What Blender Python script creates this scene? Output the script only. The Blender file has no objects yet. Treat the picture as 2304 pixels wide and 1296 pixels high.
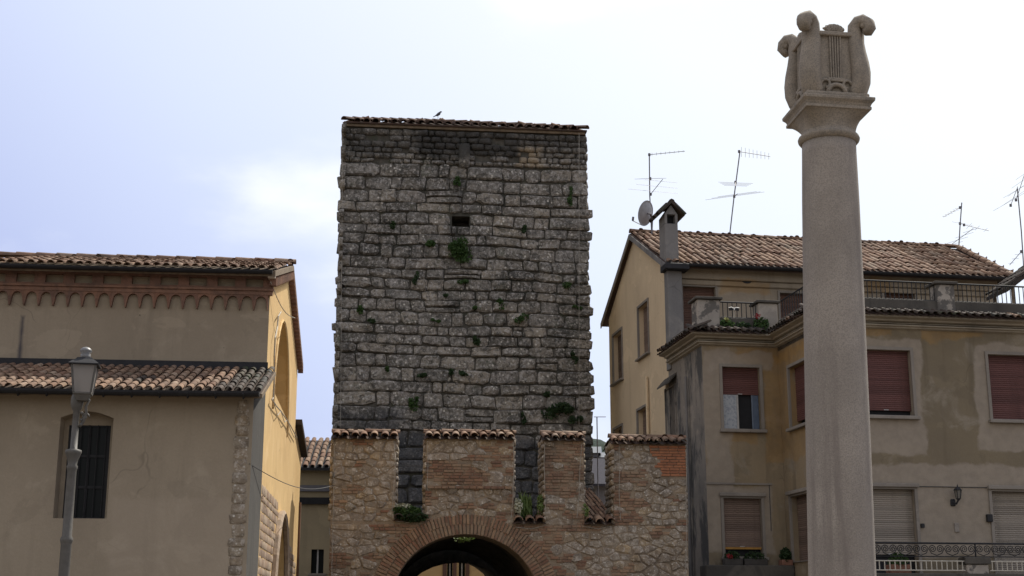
import bpy, bmesh, math, random
from mathutils import Vector, Matrix
from mathutils.geometry import tessellate_polygon
R = math.radians
scene = bpy.context.scene
COL = scene.collection
rnd = random.Random(7)

# ---------------------------------------------------------------- camera
IMW, IMH, FPX = 2304.0, 1296.0, 3045.0
PITCH = math.atan(742.0 / FPX)
CAM = Vector((0, 0, 1.6))
cd = bpy.data.cameras.new('camera')
cam = bpy.data.objects.new('camera', cd)
COL.objects.link(cam)
cam.location = CAM
cam.rotation_euler = (math.pi / 2 + PITCH, 0, 0)
cd.sensor_width = 36.0
cd.lens = FPX / IMW * 36.0
cd.clip_start = 0.1
cd.clip_end = 6000
scene.camera = cam

# ---------------------------------------------------------------- sky, sun, exposure
SUN_AZ, SUN_EL = R(37), R(53)          # azimuth measured from +Y (into the picture) towards +X
SUNV = Vector((math.sin(SUN_AZ) * math.cos(SUN_EL), math.cos(SUN_AZ) * math.cos(SUN_EL), math.sin(SUN_EL)))
world = bpy.data.worlds.new('World')
scene.world = world
world.use_nodes = True
wt = world.node_tree
wt.nodes.clear()
w_out = wt.nodes.new('ShaderNodeOutputWorld')
w_bg = wt.nodes.new('ShaderNodeBackground')
w_sky = wt.nodes.new('ShaderNodeTexSky')
w_sky.sky_type = 'NISHITA'
w_sky.sun_disc = False
w_sky.sun_elevation = SUN_EL
w_sky.sun_rotation = SUN_AZ
w_sky.altitude = 100
w_sky.air_density = 1.0
w_sky.dust_density = 1.6
w_sky.ozone_density = 1.0
w_tc = wt.nodes.new('ShaderNodeTexCoord')
w_map = wt.nodes.new('ShaderNodeMapping')
w_map.inputs['Location'].default_value = (0.33, 4.0, 3.22)
w_map.inputs['Scale'].default_value = (1.0, 1.0, 2.2)
w_n = wt.nodes.new('ShaderNodeTexNoise')
w_n.inputs['Scale'].default_value = 2.4
w_n.inputs['Detail'].default_value = 7
w_n.inputs['Roughness'].default_value = 0.5
w_r = wt.nodes.new('ShaderNodeMapRange')
w_r.interpolation_type = 'SMOOTHSTEP'
w_r.inputs[1].default_value = 0.54
w_r.inputs[2].default_value = 0.68
w_r.inputs[3].default_value = 0.0
w_r.inputs[4].default_value = 0.70
w_mix = wt.nodes.new('ShaderNodeMixRGB')
# thin summer haze: whiter and brighter towards the sun (forward scattering), bluest to the side, the unseen rear warmed to tint shaded walls; a few soft clouds
L = wt.links.new
w_dot = wt.nodes.new('ShaderNodeVectorMath'); w_dot.operation = 'DOT_PRODUCT'; w_dot.inputs[1].default_value = SUNV
w_ph = wt.nodes.new('ShaderNodeMapRange'); w_ph.interpolation_type = 'LINEAR'
for i_, q_ in zip((1, 2, 3, 4), (-1.0, 1.0, 0.0, 1.0)): w_ph.inputs[i_].default_value = q_
w_hz = wt.nodes.new('ShaderNodeValToRGB')                    # by the angle from the sun: dimmest and bluest to the side, rear stops warmed for the ambient
for i_, (c_, k_) in enumerate(((-1.0, (7.2, 6.9, 6.6)), (0.25, (5.9, 5.8, 6.3)), (0.49, (4.4, 4.9, 7.5)), (0.64, (6.7, 7.3, 9.1)), (0.80, (8.8, 9.1, 9.2)))):
    e_ = w_hz.color_ramp.elements[i_] if i_ < 2 else w_hz.color_ramp.elements.new(0.99)
    e_.position = (c_ + 1) / 2; e_.color = tuple(q_ / 13.0 for q_ in k_) + (1,)
w_sc = wt.nodes.new('ShaderNodeMixRGB'); w_sc.blend_type = 'MULTIPLY'; w_sc.inputs[0].default_value = 1.0; w_sc.inputs[2].default_value = (13, 13, 13, 1)
w_m1 = wt.nodes.new('ShaderNodeMixRGB'); w_m1.inputs[0].default_value = 0.80
w_cl = wt.nodes.new('ShaderNodeMixRGB'); w_cl.inputs[1].default_value = (8.0, 8.3, 8.8, 1); w_cl.inputs[2].default_value = (9.6, 9.7, 9.3, 1)
g_ = w_tc.outputs['Generated']
L(g_, w_map.inputs['Vector']); L(g_, w_dot.inputs[0]); L(w_dot.outputs['Value'], w_ph.inputs[0])
L(w_ph.outputs[0], w_hz.inputs[0]); L(w_ph.outputs[0], w_cl.inputs[0])
L(w_sky.outputs[0], w_m1.inputs[1]); L(w_hz.outputs[0], w_sc.inputs[1]); L(w_sc.outputs[0], w_m1.inputs[2])
L(w_map.outputs['Vector'], w_n.inputs['Vector']); L(w_n.outputs['Fac'], w_r.inputs[0])
L(w_r.outputs[0], w_mix.inputs[0]); L(w_m1.outputs[0], w_mix.inputs[1]); L(w_cl.outputs[0], w_mix.inputs[2])
L(w_mix.outputs[0], w_bg.inputs['Color'])
w_bg.inputs['Strength'].default_value = 0.10
L(w_bg.outputs[0], w_out.inputs['Surface'])

sl = bpy.data.lights.new('sun', 'SUN')
sun = bpy.data.objects.new('sun', sl)
COL.objects.link(sun)
sl.energy = 4.6
sl.angle = R(0.5)
sl.color = (1.0, 0.94, 0.84)
sun.location = (20, 20, 40)
sun.rotation_euler = (-SUNV).to_track_quat('-Z', 'Y').to_euler()
scene.view_settings.view_transform = 'Standard'
scene.view_settings.look = 'None'
scene.view_settings.exposure = 0.33
scene.view_settings.gamma = 1.0
scene.view_settings.use_curve_mapping = False

# ---------------------------------------------------------------- measuring helpers
FWD = Vector((0, math.cos(PITCH), math.sin(PITCH)))
UPV = Vector((0, -math.sin(PITCH), math.cos(PITCH)))
def ray(px, py):
    return FWD + Vector((1, 0, 0)) * ((px - IMW / 2) / FPX) + UPV * (-(py - IMH / 2) / FPX)
def atY(px, py, Y):
    d = ray(px, py)
    return CAM + d * ((Y - CAM.y) / d.y)

class Frame:
    """upright frame: u runs right along a wall seen from outside, v goes into the building"""
    def __init__(s, x, y, deg):
        s.o = Vector((x, y, 0)); s.a = R(deg)
        s.U = Vector((math.cos(s.a), math.sin(s.a), 0))
        s.V = Vector((-math.sin(s.a), math.cos(s.a), 0))
    def w(s, u, v, z):
        return s.o + s.U * u + s.V * v + Vector((0, 0, z))
    def loc(s, p):
        q = p - s.o
        return q.dot(s.U), q.dot(s.V), q.z
    def hv(s, px, py, v):                # pixel ray against the plane v = const -> (u, z)
        d = ray(px, py); k = (v - (CAM - s.o).dot(s.V)) / d.dot(s.V)
        q = s.loc(CAM + d * k)
        return q[0], q[2]
    def hu(s, px, py, u):                # against u = const -> (v, z)
        d = ray(px, py); k = (u - (CAM - s.o).dot(s.U)) / d.dot(s.U)
        q = s.loc(CAM + d * k)
        return q[1], q[2]

def frame_at(px, Y, deg, py=1100):
    p = atY(px, py, Y)
    return Frame(p.x, p.y, deg)
W0 = Frame(0, 0, 0)

# ---------------------------------------------------------------- mesh helpers
class MB:
    def __init__(s): s.v = []; s.f = []
    def add(s, vs, fs):
        k = len(s.v); s.v += [Vector(q) for q in vs]
        s.f += [tuple(i + k for i in f) for f in fs]
        return s
    def box(s, fr, u0, u1, v0, v1, z0, z1):
        c = [fr.w(u, v, z) for z in (z0, z1) for (u, v) in ((u0, v0), (u1, v0), (u1, v1), (u0, v1))]
        return s.add(c, [(3, 2, 1, 0), (4, 5, 6, 7), (0, 1, 5, 4), (1, 2, 6, 5), (2, 3, 7, 6), (3, 0, 4, 7)])
    def tube(s, pts, rad, n=8, cap=True):
        pts = [Vector(p) for p in pts]
        if not isinstance(rad, (list, tuple)): rad = [rad] * len(pts)
        k = len(s.v); prev = None
        for i, p in enumerate(pts):
            t = (pts[min(i + 1, len(pts) - 1)] - pts[max(i - 1, 0)]).normalized()
            ref = Vector((0, 0, 1)) if abs(t.z) < 0.9 else Vector((1, 0, 0))
            if prev is not None: ref = prev
            a = (ref - t * ref.dot(t)).normalized(); prev = a
            b = t.cross(a)
            for j in range(n):
                th = 2 * math.pi * j / n
                s.v.append(p + (a * math.cos(th) + b * math.sin(th)) * rad[i])
        for i in range(len(pts) - 1):
            for j in range(n):
                a0 = k + i * n + j; a1 = k + i * n + (j + 1) % n
                s.f.append((a0, a1, a1 + n, a0 + n))
        if cap:
            s.f.append(tuple(k + j for j in reversed(range(n))))
            s.f.append(tuple(k + (len(pts) - 1) * n + j for j in range(n)))
        return s
    def lathe(s, c, prof, n=16, cap=True, rot=0.0):
        c = Vector(c); k = len(s.v)
        for (r, z) in prof:
            for j in range(n):
                th = 2 * math.pi * j / n + rot
                s.v.append(c + Vector((r * math.cos(th), r * math.sin(th), z)))
        for i in range(len(prof) - 1):
            for j in range(n):
                a0 = k + i * n + j; a1 = k + i * n + (j + 1) % n
                s.f.append((a0, a1, a1 + n, a0 + n))
        if cap:
            s.f.append(tuple(k + j for j in reversed(range(n))))
            s.f.append(tuple(k + (len(prof) - 1) * n + j for j in range(n)))
        return s
    def poly(s, fr, outer, v, depth=0.0, holes=(), hole_depth=0.2, back=True):
        """flat polygon (u,z) on plane v with holes; outer rim and hole reveals are extruded inwards"""
        loops = [[Vector((a, b, 0)) for a, b in outer]] + [[Vector((a, b, 0)) for a, b in h] for h in holes]
        flat = [p for l in loops for p in l]
        tris = tessellate_polygon(loops)
        k = len(s.v)
        s.v += [fr.w(p.x, v, p.y) for p in flat]
        for t in tris:
            a, b, c = (flat[i] for i in t)
            if (b.x - a.x) * (c.y - a.y) - (b.y - a.y) * (c.x - a.x) < 0: t = t[::-1]
            s.f.append(tuple(k + i for i in t))
        def area(l): return sum(l[i].x * l[i - 1].y - l[i - 1].x * l[i].y for i in range(len(l)))
        def rim(l, d, inner):
            n = len(l); k2 = len(s.v)
            s.v += [fr.w(p.x, v, p.y) for p in l] + [fr.w(p.x, v + d, p.y) for p in l]
            ccw = area(l) < 0
            for i in range(n):
                q = (k2 + i, k2 + i + n, k2 + (i + 1) % n + n, k2 + (i + 1) % n)
                if ccw == inner: q = q[::-1]
                s.f.append(q)
        if depth:
            rim(loops[0], depth, False)
            if back:
                k3 = len(s.v)
                s.v += [fr.w(p.x, v + depth, p.y) for p in flat]
                for t in tris:
                    a, b, c = (flat[i] for i in t)
                    if (b.x - a.x) * (c.y - a.y) - (b.y - a.y) * (c.x - a.x) > 0: t = t[::-1]
                    s.f.append(tuple(k3 + i for i in t))
        for l in loops[1:]:
            rim(l, hole_depth, True)
        return s
    def build(s, name, mat, root=None, parent=None, smooth=False, bevel=0.0, base=None, seg=1):
        """root: the thing (an Empty) whose location is the local origin; parent: a part for sub-parts"""
        off = root.location if root is not None else (base if base is not None else Vector((0, 0, 0)))
        me = bpy.data.meshes.new(name)
        me.from_pydata([tuple(q - Vector(off)) for q in s.v], [], s.f)
        me.update()
        if smooth:
            for p in me.polygons: p.use_smooth = True
        o = bpy.data.objects.new(name, me)
        COL.objects.link(o)
        o.data.materials.append(mat)
        if root is not None: o.parent = parent if parent is not None else root
        else: o.location = off
        if bevel:
            m = o.modifiers.new('bevel', 'BEVEL'); m.width = bevel; m.segments = seg; m.limit_method = 'ANGLE'; m.angle_limit = R(40)
            if smooth: pass
        return o

def tag(o, label, cat, group=None):
    o['label'] = label; o['category'] = cat
    if group: o['group'] = group
    return o
def thing(name, loc, label, cat, group=None):
    o = bpy.data.objects.new(name, None)
    COL.objects.link(o); o.location = loc; o.empty_display_size = 0.3
    return tag(o, label, cat, group)
def inst(name, me, root, M, parent=None, mat=None):
    """one more piece that shares mesh data; M is its world matrix"""
    o = bpy.data.objects.new(name, me)
    COL.objects.link(o)
    o.parent = parent if parent is not None else root
    o.matrix_basis = Matrix.Translation(-root.location) @ M
    if mat is not None:
        o.material_slots[0].link = 'OBJECT'; o.material_slots[0].material = mat
    return o
def raw_mesh(name, vs, fs, mat, smooth=False):
    me = bpy.data.meshes.new(name); me.from_pydata(vs, [], fs); me.update()
    me.materials.append(mat)
    if smooth:
        for p in me.polygons: p.use_smooth = True
    return me
def mesh_into(mb, me, M):
    mb.add([M @ v.co for v in me.vertices], [tuple(p.vertices) for p in me.polygons])
def axes(o, x, y, z, sx=1, sy=1, sz=1):
    return Matrix(((x.x * sx, y.x * sy, z.x * sz, o.x), (x.y * sx, y.y * sy, z.y * sz, o.y), (x.z * sx, y.z * sy, z.z * sz, o.z), (0, 0, 0, 1)))

# ---------------------------------------------------------------- materials
class NT:
    def __init__(s, name, rough=0.9, spec=0.25):
        s.m = bpy.data.materials.new(name); s.m.use_nodes = True
        s.t = s.m.node_tree; s.t.nodes.clear()
        s.out = s.n('ShaderNodeOutputMaterial'); s.b = s.n('ShaderNodeBsdfPrincipled')
        s.l(s.b.outputs[0], s.out.inputs['Surface'])
        s.b.inputs['Roughness'].default_value = rough
        s.b.inputs['Specular IOR Level'].default_value = spec
        s.pos = s.n('ShaderNodeNewGeometry').outputs['Position']
    def n(s, t): return s.t.nodes.new(t)
    def l(s, a, b): s.t.links.new(a, b)
    def val(s, sock, x):
        if isinstance(x, bpy.types.NodeSocket): s.l(x, sock)
        elif isinstance(x, (tuple, list)): sock.default_value = tuple(x) + ((1,) if len(x) == 3 and len(sock.default_value) == 4 else ())
        else: sock.default_value = x
    def scaled(s, sc, vec=None):
        m = s.n('ShaderNodeMapping'); s.l(vec or s.pos, m.inputs['Vector']); m.inputs['Scale'].default_value = sc
        return m.outputs[0]
    def noise(s, scale, detail=4, rough=0.55, vec=None, dist=0.0):
        x = s.n('ShaderNodeTexNoise'); s.l(vec or s.pos, x.inputs['Vector'])
        x.inputs['Scale'].default_value = scale; x.inputs['Detail'].default_value = detail
        x.inputs['Roughness'].default_value = rough; x.inputs['Distortion'].default_value = dist
        return x.outputs['Fac']
    def voro(s, scale, feature='F1', vec=None, out='Distance'):
        x = s.n('ShaderNodeTexVoronoi'); s.l(vec or s.pos, x.inputs['Vector']); x.inputs['Scale'].default_value = scale
        x.feature = feature
        return x.outputs[out]
    def rng(s, fac, a, b, c=0.0, d=1.0, smooth=True):
        x = s.n('ShaderNodeMapRange'); x.interpolation_type = 'SMOOTHSTEP' if smooth else 'LINEAR'
        s.l(fac, x.inputs[0])
        for i, q in zip((1, 2, 3, 4), (a, b, c, d)): x.inputs[i].default_value = q
        return x.outputs[0]
    def mix(s, fac, a, b, mode='MIX'):
        x = s.n('ShaderNodeMixRGB'); x.blend_type = mode
        s.val(x.inputs[0], fac); s.val(x.inputs[1], a); s.val(x.inputs[2], b)
        return x.outputs[0]
    def math(s, op, a, b=0.0, clamp=False):
        x = s.n('ShaderNodeMath'); x.operation = op; x.use_clamp = clamp
        s.val(x.inputs[0], a); s.val(x.inputs[1], b)
        return x.outputs[0]
    def rand(s):
        a = s.n('ShaderNodeObjectInfo').outputs['Random']; b = s.n('ShaderNodeNewGeometry').outputs['Random Per Island']
        return s.math('FRACT', s.math('ADD', a, b))
    def ramp(s, fac, stops, const=False):
        x = s.n('ShaderNodeValToRGB'); cr = x.color_ramp
        if const: cr.interpolation = 'CONSTANT'
        while len(cr.elements) < len(stops): cr.elements.new(0.5)
        for e, (p, c) in zip(cr.elements, stops): e.position = p; e.color = tuple(c) + (1,)
        s.l(fac, x.inputs[0])
        return x.outputs[0]
    def bump(s, h, strength=0.4, dist=0.02):
        x = s.n('ShaderNodeBump'); x.inputs['Strength'].default_value = strength; x.inputs['Distance'].default_value = dist
        s.l(h, x.inputs['Height']); s.l(x.outputs[0], s.b.inputs['Normal'])
    def rect(s, fr, u0, u1, z0, z1, soft=0.05, wob=0.15, nscale=2.5):
        """soft mask over a rectangle of a wall, its edge roughened by noise"""
        d = s.n('ShaderNodeVectorMath'); d.operation = 'DOT_PRODUCT'; s.l(s.pos, d.inputs[0]); d.inputs[1].default_value = fr.U
        sep = s.n('ShaderNodeSeparateXYZ'); s.l(s.pos, sep.inputs[0])
        u = s.math('SUBTRACT', d.outputs['Value'], fr.o.dot(fr.U))
        a = s.math('SUBTRACT', s.math('ABSOLUTE', s.math('SUBTRACT', u, (u0 + u1) / 2)), abs(u1 - u0) / 2)
        b = s.math('SUBTRACT', s.math('ABSOLUTE', s.math('SUBTRACT', sep.outputs['Z'], (z0 + z1) / 2)), abs(z1 - z0) / 2)
        dd = s.math('MAXIMUM', a, b)
        w = s.math('MULTIPLY', s.math('SUBTRACT', s.noise(nscale, 5), 0.5), wob * 2)
        return s.rng(s.math('ADD', dd, w), -soft, soft, 1, 0)
    def col(s, c): s.val(s.b.inputs['Base Color'], c); return s

def plaster(name, c, dark, light=None, bump=0.35, streak=0.5, scale=1.0):
    t = NT(name, 0.93, 0.15)
    k = t.mix(t.rng(t.noise(0.55 * scale, 6, 0.6), 0.35, 0.7), c, dark)
    if light: k = t.mix(t.rng(t.noise(1.3 * scale, 6, 0.62, dist=0.6), 0.52, 0.68, 0, 0.8), k, light)
    st = t.noise(1.0, 5, 0.6, vec=t.scaled((2.6, 2.6, 0.22)))
    k = t.mix(t.rng(st, 0.5, 0.75, 0, streak), k, tuple(q * 0.55 for q in dark))
    k = t.mix(t.rng(t.noise(28, 4, 0.6), 0.3, 0.75, 0, 0.22), k, tuple(q * 0.7 for q in c))
    k = t.mix(t.rng(t.noise(0.9, 8, 0.62, dist=0.3), 0.575, 0.60, 0, 0.22), k, tuple(q * 0.72 for q in dark))
    k = t.mix(t.rng(t.noise(0.75, 8, 0.6, dist=0.4, vec=t.scaled((1, 1, 1.5))), 0.60, 0.615, 0, 0.30), k, tuple(min(0.8, q * 1.22) for q in c))
    ck = t.n('ShaderNodeVectorMath'); ck.operation = 'ADD'; nz_ = t.n('ShaderNodeTexNoise'); nz_.inputs['Scale'].default_value = 1.3; t.l(t.pos, nz_.inputs['Vector'])
    nv_ = t.n('ShaderNodeVectorMath'); nv_.operation = 'SCALE'; nv_.inputs['Scale'].default_value = 0.7; t.l(nz_.outputs['Color'], nv_.inputs[0])
    t.l(t.pos, ck.inputs[0]); t.l(nv_.outputs[0], ck.inputs[1])
    cr = t.rng(t.voro(0.8, 'DISTANCE_TO_EDGE', vec=ck.outputs[0]), 0.0, 0.012, 1, 0)
    k = t.mix(t.math('MULTIPLY', cr, t.rng(t.noise(0.6, 3), 0.54, 0.64, 0, 0.35)), k, tuple(q * 0.4 for q in dark))
    k = t.mix(t.math('MULTIPLY', t.rng(t.voro(3.2), 0.03, 0.06, 1, 0), t.rng(t.noise(1.7, 3), 0.55, 0.6, 0, 0.7)), k, tuple(q * 0.35 for q in dark))
    t.col(k)
    h = t.math('ADD', t.noise(9, 5, 0.6), t.math('MULTIPLY', t.noise(60, 3), 0.35))
    t.bump(h, bump, 0.02)
    return t
def simple(name, c, rough=0.7, metal=0.0, var=0.25, nscale=8, bump=0.15, spec=0.4):
    t = NT(name, rough, spec)
    t.b.inputs['Metallic'].default_value = metal
    t.col(t.mix(t.rng(t.noise(nscale, 5), 0.3, 0.75), c, tuple(q * (1 - var) for q in c)))
    t.bump(t.noise(nscale * 4, 4), bump, 0.01)
    return t.m
def pieces(name, stops, rough=0.9, dirt=(0.05, 0.05, 0.045), dirt_amt=0.6, speck=None, nscale=6, bump=0.5, moss=0.0, dist=0.02, streakz=1.0, raw=False, wash=None, mottle=0.0):
    t = NT(name, rough, 0.2)
    k = t.ramp(t.rand(), stops)
    k = t.mix(t.rng(t.noise(nscale, 6, 0.65), 0.35, 0.7), k, t.mix(0.55, k, dirt))
    k = t.mix(t.rng(t.noise(0.7, 5, 0.6, vec=t.scaled((1, 1, streakz))), 0.45, 0.72, 0, dirt_amt), k, dirt)
    if moss: k = t.mix(t.rng(t.noise(1.9, 6, 0.7), 0.55, 0.7, 0, moss), k, (0.045, 0.06, 0.026))
    if mottle:
        k = t.mix(t.rng(t.noise(10, 5, 0.75), 0.47, 0.62, 0, mottle), k, tuple(min(0.7, q[1] * 1.0 + 0.2) for q in zip(range(3), stops[-1][1])))
        k = t.mix(t.rng(t.noise(5.5, 6, 0.78, dist=0.8), 0.50, 0.60, 0, mottle), k, dirt)
    if wash: k = t.mix(t.rng(t.noise(2.6, 7, 0.7, dist=0.5), 0.50, 0.60, 0, 0.55), k, wash)
    if speck:
        v = t.voro(speck[1])
        k = t.mix(t.math('MULTIPLY', t.rng(v, 0.10, 0.30, 1, 0), t.rng(t.noise(3.5, 5, 0.7), 0.42, 0.56)), k, speck[0])
    t.col(k)
    h = t.math('ADD', t.noise(nscale * 2.2, 6, 0.68), t.math('MULTIPLY', t.noise(nscale * 9, 4, 0.6), 0.4))
    t.bump(h, bump, dist)
    return t if raw else t.m
# ---------------------------------------------------------------- shared materials
TERRA = [(0.0, (0.19, 0.105, 0.068)), (0.25, (0.25, 0.148, 0.095)), (0.5, (0.32, 0.21, 0.138)), (0.75, (0.20, 0.12, 0.082)), (1.0, (0.36, 0.26, 0.185))]
M_TILE = pieces('terracotta_tile', TERRA, 0.85, (0.07, 0.055, 0.045), 0.55, nscale=9, bump=0.3, moss=0.35)
M_TILE_D = pieces('mossy_shade_tile', [(0.0, (0.05, 0.036, 0.029)), (0.5, (0.085, 0.06, 0.046)), (1.0, (0.042, 0.04, 0.032))], 0.75, (0.022, 0.022, 0.02), 0.6, nscale=9, bump=0.3, moss=0.7)  # moss and dirt on most roofs; carries painted shade on the aisle roof
M_UNDER = pieces('tile_channel', [(0.0, (0.06, 0.036, 0.026)), (1.0, (0.085, 0.05, 0.036))], 0.9, (0.05, 0.045, 0.04), 0.6, nscale=9, bump=0.3, moss=0.4)
TW = frame_at(757, 42.0, 6.0, 900)
t = pieces('tower_stone', [(0.0, (0.18, 0.162, 0.135)), (0.25, (0.32, 0.285, 0.235)), (0.5, (0.24, 0.222, 0.195)), (0.75, (0.41, 0.355, 0.28)), (1.0, (0.28, 0.25, 0.215))],
           0.95, (0.06, 0.058, 0.052), 0.85, ((0.68, 0.64, 0.56), 6.5), nscale=3.6, bump=1.0, moss=0.55, dist=0.09, raw=True, mottle=0.75)
bc = t.b.inputs['Base Color'].links[0].from_socket
def _q(x0, y0, x1, y1):
    a = TW.hv(x0, y1, 0); b = TW.hv(x1, y0, 0); return a[0], b[0], a[1], b[1]
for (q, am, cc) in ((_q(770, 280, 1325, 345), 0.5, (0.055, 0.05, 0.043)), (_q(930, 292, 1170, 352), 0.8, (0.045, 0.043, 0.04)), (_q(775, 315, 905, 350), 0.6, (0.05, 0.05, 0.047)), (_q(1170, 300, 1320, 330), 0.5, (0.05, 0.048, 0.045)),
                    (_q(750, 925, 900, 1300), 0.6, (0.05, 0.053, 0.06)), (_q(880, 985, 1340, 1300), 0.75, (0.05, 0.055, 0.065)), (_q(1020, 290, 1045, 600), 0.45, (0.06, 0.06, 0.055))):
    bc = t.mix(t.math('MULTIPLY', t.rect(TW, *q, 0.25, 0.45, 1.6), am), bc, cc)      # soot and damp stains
bc = t.mix(t.math('MULTIPLY', t.rect(TW, *_q(1165, 335, 1215, 372), 0.15, 0.3, 2.0), 0.7), bc, (0.42, 0.33, 0.22))
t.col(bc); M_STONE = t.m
M_MORTAR = pieces('dark_joint', [(0.0, (0.11, 0.10, 0.085)), (1.0, (0.135, 0.12, 0.10))], 0.95, (0.03, 0.035, 0.03), 0.8, nscale=5, bump=0.8, moss=0.5, dist=0.05)
M_RUB = pieces('rubble_stone', [(0.0, (0.26, 0.205, 0.145)), (0.2, (0.36, 0.30, 0.22)), (0.4, (0.29, 0.25, 0.20)), (0.6, (0.42, 0.315, 0.19)), (0.8, (0.32, 0.27, 0.215)), (1.0, (0.42, 0.36, 0.285))],
               0.95, (0.12, 0.095, 0.072), 0.7, ((0.6, 0.56, 0.48), 12.0), nscale=6, bump=0.8, moss=0.2, dist=0.04, wash=(0.29, 0.23, 0.165), mottle=0.5)
M_BRICK = pieces('old_brick', [(0.0, (0.24, 0.12, 0.075)), (0.25, (0.31, 0.185, 0.115)), (0.5, (0.19, 0.105, 0.07)), (0.75, (0.36, 0.235, 0.145)), (1.0, (0.29, 0.19, 0.125))],
                 0.95, (0.12, 0.09, 0.068), 0.7, nscale=9, bump=0.7, moss=0.15, dist=0.02, wash=(0.27, 0.205, 0.14))
M_BRICK_O = pieces('orange_brick', [(0.0, (0.36, 0.15, 0.075)), (0.5, (0.40, 0.17, 0.085)), (1.0, (0.31, 0.125, 0.065))], 0.95, (0.16, 0.08, 0.05), 0.25, nscale=9, bump=0.4, dist=0.01)
t = NT('lime_mortar', 0.95, 0.15)
k = t.mix(t.rng(t.noise(1.4, 6, 0.65), 0.3, 0.7), (0.29, 0.228, 0.16), (0.20, 0.158, 0.115))
k = t.mix(t.rng(t.noise(14, 5, 0.7), 0.4, 0.7, 0, 0.7), k, (0.33, 0.265, 0.19))
k = t.mix(t.rng(t.noise(0.7, 5, 0.6), 0.45, 0.72, 0, 0.7), k, (0.12, 0.095, 0.072))
t.col(k); t.bump(t.noise(16, 6, 0.7), 0.8, 0.03); M_LIME = t.m
M_CABLE = simple('pale_cable', (0.34, 0.31, 0.26), 0.7)
M_DARKCABLE = simple('dark_cable', (0.05, 0.05, 0.05), 0.6)
M_WOOD = simple('eaves_board', (0.20, 0.15, 0.10), 0.85, var=0.4)
M_GUTTER = simple('dark_gutter', (0.026, 0.026, 0.029), 0.7, 0.0, 0.3, spec=0.25)
M_IRON = simple('black_iron', (0.03, 0.03, 0.032), 0.75, 0.0, spec=0.25)
M_BLACK = simple('dark_interior', (0.018, 0.018, 0.020), 0.9)
def leafmat(name, a, b):
    t = NT(name, 0.6, 0.3)
    k = t.ramp(t.n('ShaderNodeNewGeometry').outputs['Random Per Island'], [(0, a), (1, b)])
    t.col(k)
    tr = t.n('ShaderNodeBsdfTranslucent'); t.l(k, tr.inputs[0])
    mx = t.n('ShaderNodeMixShader'); mx.inputs[0].default_value = 0.35
    t.l(t.b.outputs[0], mx.inputs[1]); t.l(tr.outputs[0], mx.inputs[2]); t.l(mx.outputs[0], t.out.inputs['Surface'])
    return t.m
M_LEAF = leafmat('weed_leaf', (0.035, 0.075, 0.02), (0.08, 0.14, 0.04))
M_LEAF_Y = leafmat('light_leaf', (0.10, 0.16, 0.04), (0.22, 0.28, 0.10))
M_MOSS = leafmat('dark_moss_leaf', (0.025, 0.05, 0.02), (0.05, 0.085, 0.03))

# ---------------------------------------------------------------- piece meshes
def stone_mesh(name, mat, r, jit=0.05, bulge=0.25, cornr=0.10, inner=0.40):
    """rough block 1 x 1 x 1, front at y=-1, back at y=0: a 4 x 4 pillow front and sides (42 triangles)"""
    g = [-0.5, -inner, inner, 0.5]
    vs = []; fs = []
    for j in range(4):
        for i in range(4):
            x, z = g[i], g[j]
            edge = i in (0, 3) or j in (0, 3); corner = i in (0, 3) and j in (0, 3)
            x += r.uniform(-jit, jit) * (1 if not i in (0, 3) else 0.5); z += r.uniform(-jit, jit) * (1 if not j in (0, 3) else 0.8)
            if corner: x *= 1 - cornr; z *= 1 - cornr * 1.3
            y = -1.0 + r.uniform(-0.12, 0.12) if not edge else -(1 - bulge) + r.uniform(-0.12, 0.12)
            if corner: y += 0.12
            vs.append((x, y, z))
    for j in range(3):
        for i in range(3):
            a = j * 4 + i; fs.append((a, a + 1, a + 5, a + 4))
    ring = [0, 1, 2, 3, 7, 11, 15, 14, 13, 12, 8, 4]
    n0 = len(vs)
    for q in ring: vs.append((vs[q][0] * 1.0, 0.0, vs[q][2] * 1.0))
    for i in range(12):
        fs.append((ring[(i + 1) % 12], ring[i], n0 + i, n0 + (i + 1) % 12))
    return raw_mesh(name, vs, fs, mat, True)
r_ = random.Random(3)
STONES = [stone_mesh('block_shape', M_STONE, r_, 0.075, r_.uniform(0.3, 0.6), r_.uniform(0.06, 0.22), r_.uniform(0.32, 0.42)) for i in range(34)]
RUBS = [stone_mesh('rubble_shape', M_RUB, r_, 0.10, 0.5, r_.uniform(0.12, 0.3), 0.36) for i in range(34)]
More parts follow.
